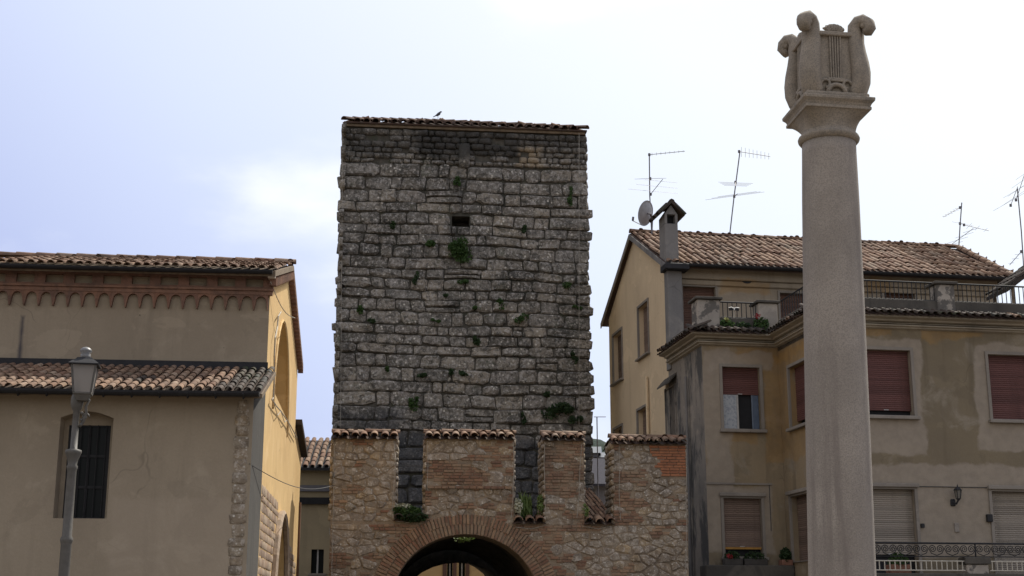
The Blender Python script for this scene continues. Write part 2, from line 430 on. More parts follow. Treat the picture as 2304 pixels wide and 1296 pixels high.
def poly_stone(name, poly, mat, r, d, chamfer=0.16, jit=0.008, embed=0.08):
    """one rough stone with its own outline: polygon (x, z) around its centre; front at y=-d, rear sunk to y=+embed"""
    n0 = len(poly); pts = []
    for i in range(n0):
        p, q, w = Vector(poly[i]), Vector(poly[i - 1]), Vector(poly[(i + 1) % n0])
        c1 = min(0.45, chamfer * r.uniform(0.5, 1.5)); c2 = min(0.45, chamfer * r.uniform(0.5, 1.5))
        if n0 <= 6 and (q - p).length > 0.06 and (w - p).length > 0.06: pts += [p.lerp(q, c1 * 0.6), p.lerp(w, c2 * 0.6)]
        else: pts.append(p)
    pts = [p + Vector((r.uniform(-jit, jit), r.uniform(-jit, jit))) for p in pts]
    n = len(pts); c = sum(pts, Vector((0, 0))) / n
    vs = [(p.x, embed, p.y) for p in pts] + [(p.x, -d * r.uniform(0.25, 0.6), p.y) for p in pts]
    k = r.uniform(0.74, 0.86)
    for p in pts:
        q = c + (p - c) * (k + r.uniform(-0.08, 0.06)); vs.append((q.x, -d * r.uniform(0.75, 1.2), q.y))
    vs.append((c.x + r.uniform(-.02, .02), -d * r.uniform(0.85, 1.25), c.y))
    fs = []
    for i in range(n):
        j = (i + 1) % n
        fs += [(i, j, n + j, n + i), (n + i, n + j, 2 * n + j, 2 * n + i), (2 * n + i, 2 * n + j, 3 * n)]
    return raw_mesh(name, vs, fs, mat, False)
def brick_mesh(name, mat):
    b = 0.04
    vs = [(-.5, 0, -.5), (.5, 0, -.5), (.5, 0, .5), (-.5, 0, .5), (-.5, -.9, -.5), (.5, -.9, -.5), (.5, -.9, .5), (-.5, -.9, .5),
          (-.5 + b, -1, -.44), (.5 - b, -1, -.44), (.5 - b, -1, .44), (-.5 + b, -1, .44)]
    fs = [(8, 9, 10, 11), (4, 5, 9, 8), (5, 6, 10, 9), (6, 7, 11, 10), (7, 4, 8, 11), (0, 1, 5, 4), (1, 2, 6, 5), (2, 3, 7, 6), (3, 0, 4, 7)]
    return raw_mesh(name, vs, fs, mat)
BRICK = brick_mesh('brick_shape', M_BRICK)
BRICK_O = brick_mesh('orange_brick_shape', M_BRICK_O)
def coppo(name, mat, L=1.0, w0=1.0, w1=0.80, h=0.42, th=0.07, n=6):
    """half-round clay tile lying along +y, wide end at y=0, unit width"""
    vs = []; fs = []
    for (y, w, zz) in ((0, w0, 0.0), (L, w1, 0.0)):
        for rr in (1.0, 1.0 - th * 2.4):
            for j in range(n + 1):
                th_ = math.pi * j / n
                vs.append((-math.cos(th_) * w / 2 * rr, y, zz + math.sin(th_) * h * w * rr))
    m = n + 1
    for j in range(n):
        fs.append((j, j + 1, 2 * m + j + 1, 2 * m + j)[::-1])
        fs.append((m + j, m + j + 1, 3 * m + j + 1, 3 * m + j))
        fs.append((j, j + 1, m + j + 1, m + j))
    return raw_mesh(name, vs, fs, mat, False)
M_TILE_B = pieces('brown_tile', [(0.0, (0.13, 0.085, 0.065)), (0.5, (0.20, 0.13, 0.10)), (1.0, (0.11, 0.08, 0.07))], 0.85, (0.06, 0.05, 0.045), 0.5, nscale=9, bump=0.3, moss=0.3)
TILE_B = coppo('brown_tile_shape', M_TILE_B)
TILE = coppo('tile_shape', M_TILE); TILE_D = coppo('mossy_shade_tile_shape', M_TILE_D)
for me in (TILE, TILE_D, TILE_B):
    for p in me.polygons: p.use_smooth = True
UP = Vector((0, 0, 1))

def tile_field(root, parent, o, ex, ey, cols, rows, pitch, rowlen, keep=None, joined=False, name='tile', mesh=None, mat=M_TILE, r=rnd, jit=1.0, shape=None, under=True, wr=(0.76, 0.84)):
    """half-round tiles over a slope: o lower left corner, ex along the eave, ey up the slope"""
    ez = ex.cross(ey).normalized()
    mesh = mesh or TILE
    mb = MB(); objs = []
    for j in range(rows):
        for i in range(cols):
            if keep and not keep((i + 0.5) / cols, (j + 0.5) / rows): continue
            w = pitch * r.uniform(*wr)
            p = o + ex * ((i + 0.5) * pitch + r.uniform(-1, 1) * pitch * 0.05 * jit) + ey * (j * rowlen + r.uniform(-1, 1) * rowlen * 0.07 * jit) + ez * (0.02 + r.uniform(0, 0.012) * jit)
            sk = r.uniform(-1, 1) * 0.03 * jit
            y2 = (ey + ex * sk - ez * (0.02 + r.uniform(-1, 1) * 0.015 * jit)).normalized(); x2 = (ex - y2 * ex.dot(y2)).normalized(); z2 = x2.cross(y2)
            M = axes(p + ez * 0.012, x2, y2, z2, w, rowlen * 1.22, w)
            me = mesh if not shape else shape((i + 0.5) / cols, (j + 0.5) / rows, mesh)
            if joined: mesh_into(mb, me, M)
            else: objs.append(inst(name, me, root, M, parent))
    if joined:
        q = mb.build('clay_tiles', mat, root, parent, smooth=True); q['kind'] = 'stuff'
    if under:
        mu = MB(); n = cols * 4; vs = []; fs = []
        ext = rows * rowlen
        for k in range(n + 1):
            x = k / 4.0 * pitch; dz = -0.035 * pitch / 0.2 * (0.5 - 0.5 * math.cos(2 * math.pi * (k / 4.0 + 0.5))) if True else 0
            a = o + ex * x + ez * dz
            vs += [a - ey * 0.01, a + ey * ext]
        for k in range(n):
            if keep and not keep((k / 4.0 + 0.1) / cols, 0.0): continue
            fs.append((2 * k, 2 * k + 2, 2 * k + 3, 2 * k + 1))
        mu.add(vs, fs)
        q = mu.build('channel_tiles', M_UNDER, root, parent)
        q['kind'] = 'stuff'
    return objs

def leaf_cluster(mb, c, sx, sy, sz, n, size, r, droop=0.0, blade=0.0):
    for _ in range(n):
        while True:
            q = Vector((r.uniform(-1, 1), r.uniform(-1, 1), r.uniform(-1, 1)))
            if q.length < 1: break
        p = Vector(c) + Vector((q.x * sx, q.y * sy, q.z * sz))
        d = Vector((r.gauss(0, 1), r.gauss(0, 1), r.gauss(0, 1) - droop)).normalized()
        if blade: d = Vector((r.gauss(0, 0.25), r.gauss(0, 0.25), 1)).normalized()
        s = d.cross(Vector((r.gauss(0, 1), r.gauss(0, 1), r.gauss(0, 1)))).normalized()
        l = size * r.uniform(0.6, 1.4); w = l * (0.35 if not blade else 0.08)
        if blade: l *= blade
        a = p - d * l / 2; b = p + d * l / 2; nrm = d.cross(s) * (l * 0.12)
        mb.add([a, p + s * w + nrm, b, p - s * w + nrm], [(0, 1, 2), (0, 2, 3)])

# ---------------------------------------------------------------- ground
t = NT('piazza_paving', 0.9, 0.2)
k = t.mix(t.rng(t.noise(0.4, 6), 0.3, 0.7), (0.135, 0.11, 0.085), (0.10, 0.083, 0.066))
k = t.mix(t.rng(t.voro(5.0, 'DISTANCE_TO_EDGE'), 0.0, 0.06, 1, 0), k, (0.04, 0.038, 0.035))
t.col(k); t.bump(t.voro(5.0, 'DISTANCE_TO_EDGE'), 0.3, 0.02); M_GROUND = t.m
g = MB().add([(-2500, -2500, 0), (2500, -2500, 0), (2500, 2500, 0), (-2500, 2500, 0)], [(0, 1, 2, 3)]).build('ground', M_GROUND)
g['kind'] = 'structure'; g['label'] = 'paved piazza ground'

# ---------------------------------------------------------------- tower
TWW = TW.hv(1327, 900, 0)[0]
TWD = 8.0
zt_l = TW.hv(775, 283, 0)[1]; zt_r = TW.hv(1315, 306, 0)[1]
TZ = (zt_l + zt_r) / 2
tower = thing('stone_tower', TW.w(TWW / 2, TWD / 2, 0), 'tall square medieval stone tower with low tiled roof and weeds in its joints', 'tower')
slit = (*TW.hv(1017, 508, 0), *TW.hv(1057, 486, 0))          # u0, z0, u1, z1
# core: front with the slit and gate passage, sides and back
acx = TW.hv(1030, 1290, 0)[0]; az = TW.hv(1030, 1266, 0)[1]
def arch_pts(cx, zs, r, ztop, n=14, z0=0.0, point=0.0):
    pts = [(cx - r, z0), (cx - r, zs)] if zs > z0 else [(cx - r, zs)]
    h = ztop - zs
    for i in range(1, n):
        th = math.pi * (1 - i / n)
        pts.append((cx + r * math.cos(th), zs + h * math.sin(th) ** (1 - point)))
    pts += [(cx + r, zs), (cx + r, z0)] if zs > z0 else [(cx + r, zs)]
    return pts
fr_outer = [(0, 0), (TWW, 0), (TWW, TZ), (0, TZ)]
pas = arch_pts(acx, az - 1.35, 1.75, az, z0=0.0)
outer = [(0, 0)] + pas + [(TWW, 0), (TWW, TZ), (0, TZ)]
mb = MB().poly(TW, outer, 0.06, 0, holes=[[(slit[0], slit[1]), (slit[2], slit[1]), (slit[2], slit[3]), (slit[0], slit[3])]], hole_depth=0.8)
mb.box(TW, slit[0] - 0.1, slit[2] + 0.1, 0.86, 0.9, slit[1] - 0.1, slit[3] + 0.1)
# passage through the tower, a little higher towards the far side
pb = arch_pts(acx, az - 0.95, 1.85, az + 0.45, z0=0.0)
k = len(mb.v)
mb.v += [TW.w(a, 0.06, b) for a, b in pas] + [TW.w(a, TWD, b) for a, b in pb]
n = len(pas)
for i in range(n - 1): mb.f.append((k + i, k + i + 1, k + n + i + 1, k + n + i))
mb.add([TW.w(0, 0.06, 0), TW.w(0, TWD, 0), TW.w(0, TWD, TZ), TW.w(0, 0.06, TZ)], [(3, 2, 1, 0)])
mb.add([TW.w(TWW, 0.06, 0), TW.w(TWW, TWD, 0), TW.w(TWW, TWD, TZ), TW.w(TWW, 0.06, TZ)], [(0, 1, 2, 3)])
bo = [(0, 0)] + pb + [(TWW, 0), (TWW, TZ), (0, TZ)]
mb2 = MB().poly(TW, bo, TWD, 0)
mb.add(mb2.v, [f[::-1] for f in mb2.f])
mb.add([TW.w(0, 0, TZ), TW.w(TWW, 0, TZ), TW.w(TWW, TWD, TZ), TW.w(0, TWD, TZ)], [(0, 1, 2, 3)])
core = mb.build('wall_core', M_MORTAR, tower)
# ashlar blocks, one object each
rs = random.Random(21)
z = TW.hv(1040, 972, 0)[1]
ztop = TW.hv(1040, 372, 0)[1]
ncren = 0
def overlaps(u0, u1, z0, z1, q, m=0.02): return u0 < q[2] - m and u1 > q[0] + m and z0 < q[3] - m and z1 > q[1] + m
def block_row(z0, h, ua, ub, meanw, corners=True):
    u = ua; cells = []
    while u < ub - 0.02:
        w = min(max(rs.lognormvariate(math.log(meanw), 0.36), 0.30), 1.2)
        if ub - u - w < 0.26: w = ub - u
        cells.append((u, u + w)); u += w
    return cells
NBLOCK = 0
def warp(u, z):
    """old courses are not dead level"""
    return (u + 0.03 * math.sin(z * 2.3 + u * 0.8) + 0.02 * math.sin(z * 5.1 - u * 1.7), z + 0.03 * math.sin(u * 1.1 + z * 0.7) + 0.016 * math.sin(u * 2.7 + z * 1.9) - 0.006 * u)
def place_block(u0, u1, z0, z1, left=False, right=False):
    global NBLOCK
    cells = [(u0, u1)]
    if overlaps(u0, u1, z0, z1, slit):
        cells = [(u0, slit[0] - 0.02), (slit[2] + 0.02, u1)]
        m0, m1 = max(u0, slit[0] - 0.02), min(u1, slit[2] + 0.02)
        if z1 > slit[3] + 0.09: place_block(m0, m1, slit[3] + 0.03, z1)
        if z0 < slit[1] - 0.09: place_block(m0, m1, z0, slit[1] - 0.01)
    for (a, b) in cells:
        if b - a < 0.12: continue
        j = rs.uniform(0.010, 0.024)
        ca, cb = a + j, b - j
        if left and a == u0: ca -= rs.uniform(0.02, 0.2)
        if right and b == u1: cb += rs.uniform(0.02, 0.18)
        q = [(ca, z0 + j), (cb, z0 + j), (cb, z1 - j), (ca, z1 - j)]
        q = [Vector(warp(x, y)) + Vector((rs.gauss(0, 0.012), rs.gauss(0, 0.012))) for x, y in q]
        if left: q[0].x = min(q[0].x, 0.02); q[3].x = min(q[3].x, 0.02)
        c = sum(q, Vector((0, 0))) / 4
        me = poly_stone('stone', [p - c for p in q], M_STONE, rs, rs.uniform(0.04, 0.145), rs.choice((0.12, 0.2, 0.3)), 0.012, 0.1)
        inst('stone', me, tower, Matrix.Translation(TW.w(c.x, 0.04, c.y)) @ Matrix.Rotation(TW.a, 4, 'Z'), core); NBLOCK += 1
while z < ztop - 0.1:
    h = rs.uniform(0.31, 0.47)
    if ztop - z - h < 0.15: h = ztop - z
    cells = block_row(z, h, 0, TWW, 0.70)
    for i, (a, b) in enumerate(cells):
        sl_ = 0.0
        if 0 < i < len(cells) - 1 and rs.random() < 0.02:    # two thin stones in place of one
            k_ = rs.uniform(0.4, 0.6); place_block(a, b, z, z + h * k_); place_block(a, b, z + h * k_, z + h)
        else: place_block(a, b, z, z + h, i == 0, i == len(cells) - 1)
    z += h
# blocks that show through the gaps of the gate wall battlements
for (xa, xb) in ((880, 968), (1148, 1232), (1308, 1333)):
    ua = TW.hv(xa, 1060, 0)[0]; ub = min(TW.hv(xb, 1060, 0)[0], TWW)
    zz = TW.hv(1040, 972, 0)[1]
    while zz > TW.hv(1040, 1190, 0)[1]:
        h = rs.uniform(0.38, 0.52)
        cells = block_row(zz - h, h, ua - rs.uniform(0, 0.2), ub, 0.66)
        for i, (a, b) in enumerate(cells):
            place_block(a, b, zz - h, zz, False, abs(b - TWW) < 0.01)
        zz -= h
# the flanks of the tower, seen only from the side: blocks joined
side = MB()
for (fr, wid) in ((Frame(*TW.w(TWW, 0, 0).to_2d(), 96.0), TWD), (Frame(*TW.w(0, TWD, 0).to_2d(), 276.0), TWD)):
    zz = 4.0
    while zz < TZ - 0.2:
        h = rs.uniform(0.30, 0.40); u = 0.25
        while u < wid - 0.1:
            w = rs.uniform(0.35, 0.85)
            M = Matrix.Translation(fr.w(u + w / 2, 0.06, zz + h / 2)) @ Matrix.Rotation(fr.a, 4, 'Z') @ Matrix.Diagonal((w - 0.03, 0.13 + rs.uniform(0, 0.04), h - 0.03, 1))
            mesh_into(side, rs.choice(STONES), M); u += w
        zz += h
q = side.build('flank_stones', M_STONE, tower, core, smooth=True); q['kind'] = 'stuff'
# rough rubble under the eaves, with stumps of old corbels
rub = MB()
zz = ztop
while zz < TZ - 0.12:
    h = rs.uniform(0.13, 0.24); u = -0.03
    while u < TWW:
        w = rs.uniform(0.18, 0.5)
        if u + w > TWW + 0.03: w = TWW + 0.03 - u
        if w > 0.1 and rs.random() < 0.90:
            M = Matrix.Translation(TW.w(u + w / 2, 0.10, zz + h / 2)) @ Matrix.Rotation(TW.a, 4, 'Z') @ Matrix.Rotation(rs.gauss(0, 0.06), 4, 'Y') @ Matrix.Diagonal((w * 0.95, 0.12 + rs.uniform(0.0, 0.07), h * rs.uniform(0.8, 1.05), 1))
            mesh_into(rub, rs.choice(STONES), M)
        u += w
    zz += h
q = rub.build('rubble_band', M_STONE, tower, core, smooth=True); q['kind'] = 'stuff'
for (x0, x1, y0, y1, pr) in ((1032, 1058, 320, 372, 0.16),):
    a = TW.hv(x0, y1, -pr); b = TW.hv(x1, y0, -pr)
    M = Matrix.Translation(TW.w((a[0] + b[0]) / 2, 0.05, (a[1] + b[1]) / 2)) @ Matrix.Rotation(TW.a, 4, 'Z') @ Matrix.Diagonal((b[0] - a[0], pr + 0.05, b[1] - a[1], 1))
    inst('corbel_stump', rs.choice(STONES), tower, M, core)
# eaves board, low hipped roof with clay tiles
zr = TZ
MB().box(TW, 0.05, TWW - 0.05, -0.06, TWD + 0.05, zr + 0.004, zr + 0.13).build('eaves_board', M_WOOD, tower, bevel=0.01)
zr += 0.14
ov = 0.03; apx = TW.w(TWW * 0.42, TWD / 2, zr + 1.60)
c4 = [TW.w(-ov, -0.13, zr), TW.w(TWW + ov * 0.4, -0.13, zr), TW.w(TWW + ov, TWD + ov, zr), TW.w(-ov, TWD + ov, zr)]
mb = MB().add(c4 + [apx, *[c - Vector((0, 0, 0.05)) for c in c4]], [(0, 1, 4), (1, 2, 4), (2, 3, 4), (3, 0, 4), (5, 6, 1, 0), (6, 7, 2, 1), (7, 8, 3, 2), (8, 5, 0, 3), (8, 7, 6, 5)])
troof = mb.build('roof', M_UNDER, tower)
mid = (apx - c4[0]); ex = (c4[1] - c4[0]).normalized(); wid = (c4[1] - c4[0]).length
ey = mid - ex * mid.dot(ex); sl_len = ey.length; ey.normalize(); apu = mid.dot(ex) / wid
def tri_keep(a, b, apu=apu): return b * apu < a < 1 - b * (1 - apu)
ncol = 27; nr = 9
tile_field(tower, troof, c4[0] - ey * 0.03, ex, ey, ncol, nr, wid / ncol, sl_len / nr, keep=tri_keep, under=False, r=rs, mesh=TILE_B)
sideroof = MB()
for (ca, cb) in ((c4[1], c4[2]), (c4[2], c4[3]), (c4[3], c4[0])):
    ex2 = (cb - ca).normalized(); wd = (cb - ca).length; m2 = apx - ca; ey2 = m2 - ex2 * m2.dot(ex2); sl2 = ey2.length; ey2.normalize(); ap2 = m2.dot(ex2) / wd
    ez2 = ex2.cross(ey2)
    for j in range(9):
        for i in range(28):
            a, b = (i + .5) / 28, (j + .5) / 9
            if b * ap2 < a < 1 - b * (1 - ap2):
                mesh_into(sideroof, TILE, axes(ca + ex2 * a * wd + ey2 * (j / 9 * sl2) + ez2 * 0.03, ex2, ey2, ez2, wd / 28 * 0.82, sl2 / 9 * 1.2, wd / 28 * 0.82))
q = sideroof.build('clay_tiles', M_TILE, tower, troof, smooth=True); q['kind'] = 'stuff'
for c in (c4[0], c4[1]):                                    # hip tiles stepping up to the top
    d = apx - c; nn = 11; y2 = d.normalized(); x2 = y2.cross(UP).normalized(); z2 = x2.cross(y2)
    for i in range(nn):
        inst('hip_tile', TILE_B, tower, axes(c + d * (i / nn) + z2 * 0.07, x2, (y2 - z2 * 0.06).normalized(), z2, 0.24, d.length / nn * 1.12, 0.24), troof)
# lightning conductor wires
for (xa, xb) in ((771, 766), (1303, 1303)):
    a = TW.hv(xa, 300, -0.26); b = TW.hv(xb, 960, -0.26)
    MB().tube([TW.w(a[0], -0.26, a[1]), TW.w((a[0] + b[0]) / 2, -0.25, (a[1] + b[1]) / 2), TW.w(b[0], -0.26, b[1])], 0.008, 5).build('conductor_wire', M_CABLE, tower)

# bird on the tower roof
def proj(p):
    q = p - CAM; f = q.dot(FWD)
    return IMW / 2 + FPX * q.x / f, IMH / 2 - FPX * q.dot(UPV) / f
hip = min((c4[0].lerp(apx, i / 200.0) for i in range(201)), key=lambda q: abs(proj(q)[0] - 985))
bp = hip + Vector((0, 0, 0.31))
bird = thing('perched_bird', bp, 'small dark bird perched on the tower roof', 'bird')
mb = MB().tube([bp + Vector((-0.10, 0, -0.02)), bp + Vector((-0.04, 0, 0.0)), bp + Vector((0.03, 0, 0.05)), bp + Vector((0.06, 0, 0.09)), bp + Vector((0.075, 0, 0.115)), bp + Vector((0.10, 0, 0.13)), bp + Vector((0.125, 0, 0.13)), bp + Vector((0.15, 0, 0.122))], [0.012, 0.045, 0.06, 0.045, 0.03, 0.032, 0.022, 0.004], 8)
M_BIRD = simple('bird_feathers', (0.09, 0.09, 0.10), 0.8)
mb.build('body', M_BIRD, bird, smooth=True)
MB().tube([bp + Vector((-0.07, 0, -0.01)), bp + Vector((-0.13, 0, -0.045)), bp + Vector((-0.18, 0, -0.07))], [0.02, 0.018, 0.012], 6).build('tail', M_BIRD, bird)
for s in (-0.02, 0.02):
    MB().tube([bp + Vector((0.0, s, 0)), bp + Vector((0.0, s, -0.16))], 0.007, 5).build('leg', M_BIRD, bird)

# weeds in the joints of the tower
def weed(px, py, wpx, hpx, fr, v, n, label, group, mat=M_LEAF, size=0.07, name='wall_weed', r=rs, droop=0.4):
    u, z = fr.hv(px, py, v)
    m = 42.0 / FPX
    base = fr.w(u, 0.02, z)
    o = MB(); nb_ = 2 + int(wpx * hpx / 500)
    for i in range(nb_):                                    # ragged clumps trailing down from the joint
        s_ = r.uniform(0.28, 0.55)
        leaf_cluster(o, fr.w(u + r.uniform(-.32, .32) * wpx * m, v + r.uniform(-0.06, 0.04), z + r.uniform(-.38, .32) * hpx * m), wpx * m / 2 * s_ * 1.2, 0.11, hpx * m / 2 * s_ * 1.3, int(n * 2.2 / nb_), size * 1.2, r, droop)
    k = max(2, int(wpx / 14))
    for i in range(k):                                      # a few hanging stems rooted in the joint
        a = fr.w(u + r.uniform(-.3, .3) * wpx * m, 0.02, z + r.uniform(0, .4) * hpx * m)
        b = fr.w(u + r.uniform(-.5, .5) * wpx * m, v - 0.05, z - r.uniform(0, .5) * hpx * m)
        o.tube([a, (a + b) / 2 + Vector((0, -0.03, 0.02)), b], [0.008, 0.006, 0.003], 4)
    w = o.build(name, mat, base=base)
    return tag(w, label, 'plant', group)
for (px, py, wp, hp) in ((1028, 407, 22, 26), (1180, 517, 18, 22), (880, 505, 20, 14), (1283, 440, 16, 44), (935, 620, 14, 40), (1045, 634, 34, 16),
                         (1128, 684, 24, 24), (1170, 720, 36, 26), (843, 726, 30, 18), (815, 698, 22, 22), (1070, 758, 22, 36), (1277, 638, 26, 26), (1292, 800, 18, 30),
                         (930, 905, 26, 40), (1180, 942, 16, 34), (1012, 836, 20, 20), (1048, 842, 30, 22), (875, 832, 18, 20), (1230, 884, 26, 18), (1010, 662, 26, 10),
                         (1075, 692, 24, 12), (980, 722, 22, 10), (1300, 690, 30, 12), (950, 842, 30, 14)):
    dk_ = rs.random() < 0.5
    weed(px, py, wp, hp, TW, -0.12, int(26 + wp * hp * 0.06), 'small blackish green weed tuft growing in a joint of the tower stones' if dk_ else 'small fresh green weed tuft growing in a joint of the tower stones',
         'dark weeds growing in the tower joints' if dk_ else 'green weeds growing in the tower joints', M_MOSS if dk_ else M_LEAF)
weed(1032, 556, 58, 62, TW, -0.16, 420, 'large bushy green weed hanging below the slit opening of the tower', None, M_LEAF, 0.08, 'hanging_weed')
weed(966, 543, 32, 28, TW, -0.14, 120, 'round green weed tuft left of the bushy one under the tower slit', None, M_LEAF, 0.08, 'hanging_weed')
weed(1262, 922, 74, 36, TW, -0.15, 300, 'broad dark green weed mat low on the tower corner', None, M_MOSS, 0.08, 'hanging_weed')
weed(1296, 948, 30, 30, TW, -0.15, 120, 'dark weed clump just above the narrow brick merlon, below the broad weed mat', None, M_MOSS, 0.08, 'hanging_weed')
# ---------------------------------------------------------------- gate wall with battlements
GW = frame_at(746, 32.0, 4.5, 1200)
GT = 1.15                                                    # wall thickness
wall = thing('gate_wall', GW.w(4.3, GT / 2, 0), 'battlemented town wall of rubble and brick with an arched gateway', 'town wall')
def gu(px, py, v=0.0): return GW.hv(px, py, v)[0]
def gz(px, py, v=0.0): return GW.hv(px, py, v)[1]
GWW = gu(1546, 1150)
# merlons: u0, u1, top, and gap sills
MER = [(gu(747, 1050), gu(891, 1050), gz(820, 988)), (gu(957, 1050), gu(1156, 1050), gz(1057, 989)),
       (gu(1224, 1050), gu(1314, 1050), gz(1270, 992)), (gu(1379, 1050), GWW, gz(1460, 1000))]
SILL = [gz(925, 1172), gz(1190, 1178), gz(1346, 1180)]
acx = gu(1048, 1290); aR = (gu(1190, 1296) - gu(906, 1296)) / 2
atop = gz(1048, 1202); aR = 1.72; asp = atop - 1.62
intr = arch_pts(acx, asp, aR, atop, 24, 0.0, 0.04)
outl = [(MER[0][0], 0)] + intr + [(GWW, 0), (GWW, MER[3][2]), (MER[3][0], MER[3][2]), (MER[3][0], SILL[2]), (MER[2][1], SILL[2]), (MER[2][1], MER[2][2]),
        (MER[2][0], MER[2][2]), (MER[2][0], SILL[1]), (MER[1][1], SILL[1]), (MER[1][1], MER[1][2]), (MER[1][0], MER[1][2]), (MER[1][0], SILL[0]),
        (MER[0][1], SILL[0]), (MER[0][1], MER[0][2]), (MER[0][0], MER[0][2])]
wcore = MB().poly(GW, outl, 0.012, GT - 0.012).build('wall_core', M_LIME, wall)

rw = random.Random(11)
NS = NB = 0
stuff_s = MB(); stuff_b = MB()
RING = 0.50                                                  # depth of the brick arch ring
def in_ring(u, z, pad=0.0):
    dx = (u - acx); 
    if z < asp: return abs(dx) < aR + RING + pad
    return (dx / (aR + RING + pad)) ** 2 + ((z - asp) / (atop - asp + RING * 0.92 + pad)) ** 2 < 1
def put(me, name, u, z, w, h, d, tilt=0.0, fr=GW, cap=300, root=wall, parent=None, v=0.05):
    global NS, NB
    M = Matrix.Translation(fr.w(u, v, z)) @ Matrix.Rotation(fr.a, 4, 'Z') @ Matrix.Rotation(tilt, 4, 'Y') @ Matrix.Diagonal((w, d, h, 1))
    if name == 'stone':
        NS += 1
        if NS > 295: return mesh_into(stuff_s, me, M)
    else:
        NB += 1
        if NB > 290: return mesh_into(stuff_b, me, M)
    return inst(name, me, root, M, parent or wcore)
BW, BH, BJ = 0.235, 0.060, 0.012
def brick_rect(u0, u1, z0, z1, me=None, off=0):
    me = me or BRICK
    n = max(1, round((z1 - z0) / (BH + BJ))); ch = (z1 - z0) / n
    for j in range(n):
        u = u0; first = True
        while u < u1 - 0.03:
            w = BW * rw.uniform(0.85, 1.1)
            if first and (j + off) % 2: w *= 0.5
            first = False
            if u + w > u1 - 0.06: w = u1 - u
            if not in_ring(u + w / 2, z0 + (j + .5) * ch, 0.03):
                put(me, 'brick', u + w / 2, z0 + (j + .5) * ch, w - BJ, ch - BJ, 0.05 + rw.uniform(0.0, 0.022), rw.gauss(0, 0.008))
            u += w
# the small orange repair at the top of the wide right merlon, built first so its bricks are objects
o0 = gu(1478, 1030); o1 = GWW + 0.01; oz0 = gz(1510, 1072); oz1 = MER[3][2] - 0.02
n_o = round((oz1 - oz0) / 0.068)
for j in range(n_o):
    z = oz0 + (j + 0.5) * (oz1 - oz0) / n_o
    ul = o0 - 0.16 + 0.25 * (1 - j / n_o) + rw.uniform(-0.09, 0.09)
    u = ul
    while u < o1 - 0.04:
        w = min(BW * rw.uniform(0.92, 1.05), o1 - u)
        put(BRICK_O, 'brick', u + w / 2, z, w - 0.012, (oz1 - oz0) / n_o - 0.012, 0.055 + rw.uniform(0, 0.01)); u += w
# arch ring: bricks on edge, two rings
for ring in range(2):
    r0 = RING * 0.5 * ring
    nv = 66 + ring * 12
    for i in range(nv):
        th = math.pi * (i + 0.5) / nv
        ct, st = math.cos(th), math.sin(th) ** 0.96
        hgt = atop - asp
        p0 = Vector((acx + (aR + r0 + RING * 0.25) * ct, asp + (hgt + (r0 + RING * 0.25) * 0.92) * st))
        nrm = Vector((ct / aR, st / hgt)).normalized()
        put(BRICK, 'brick', p0.x, p0.y, RING * 0.5 - 0.014, 0.064 * rw.uniform(0.8, 1.1), 0.062 + rw.uniform(0, 0.025), -math.atan2(nrm.y, nrm.x) + rw.gauss(0, 0.03))
def kind_at(u, z):
    """what the masonry is made of: probability of brick by region"""
    if MER[1][0] - 0.05 < u < MER[1][1] + 0.05 and z > SILL[0] - 0.1:
        if gz(1050, 1085) < z: return 0.35 if z > gz(1050, 1040) and abs(u - acx) < 0.75 else 0.85
        return 0.5
    if MER[2][0] - 0.05 < u < MER[2][1] + 0.05: return 0.45
    if u > MER[3][0] and z > SILL[2]: return 0.10 if u > MER[3][0] + 0.5 else 0.45
    if u > MER[2][0] - 0.2: return 0.14 if u > MER[3][0] + 0.3 else 0.36
    if u < MER[0][1]:
        if z < gz(850, 1175) and u > MER[0][1] - 0.55: return 0.6
        return 0.07
    return 0.25
def clip_poly(poly, n, c):
    """keep the part of poly where n.p <= c"""
    out = []
    for i in range(len(poly)):
        p, q = poly[i], poly[(i + 1) % len(poly)]; dp, dq = n.dot(p) - c, n.dot(q) - c
        if dp <= 0: out.append(p)
        if (dp < 0 < dq) or (dq < 0 < dp): out.append(p.lerp(q, dp / (dp - dq)))
    return out
AZ = 1.6                                                    # stones are wider than high
patch = random.Random(4)
blobs = [(patch.uniform(0, 8.5), patch.uniform(1.5, 6.0), patch.uniform(0.3, 0.8)) for _ in range(26)]
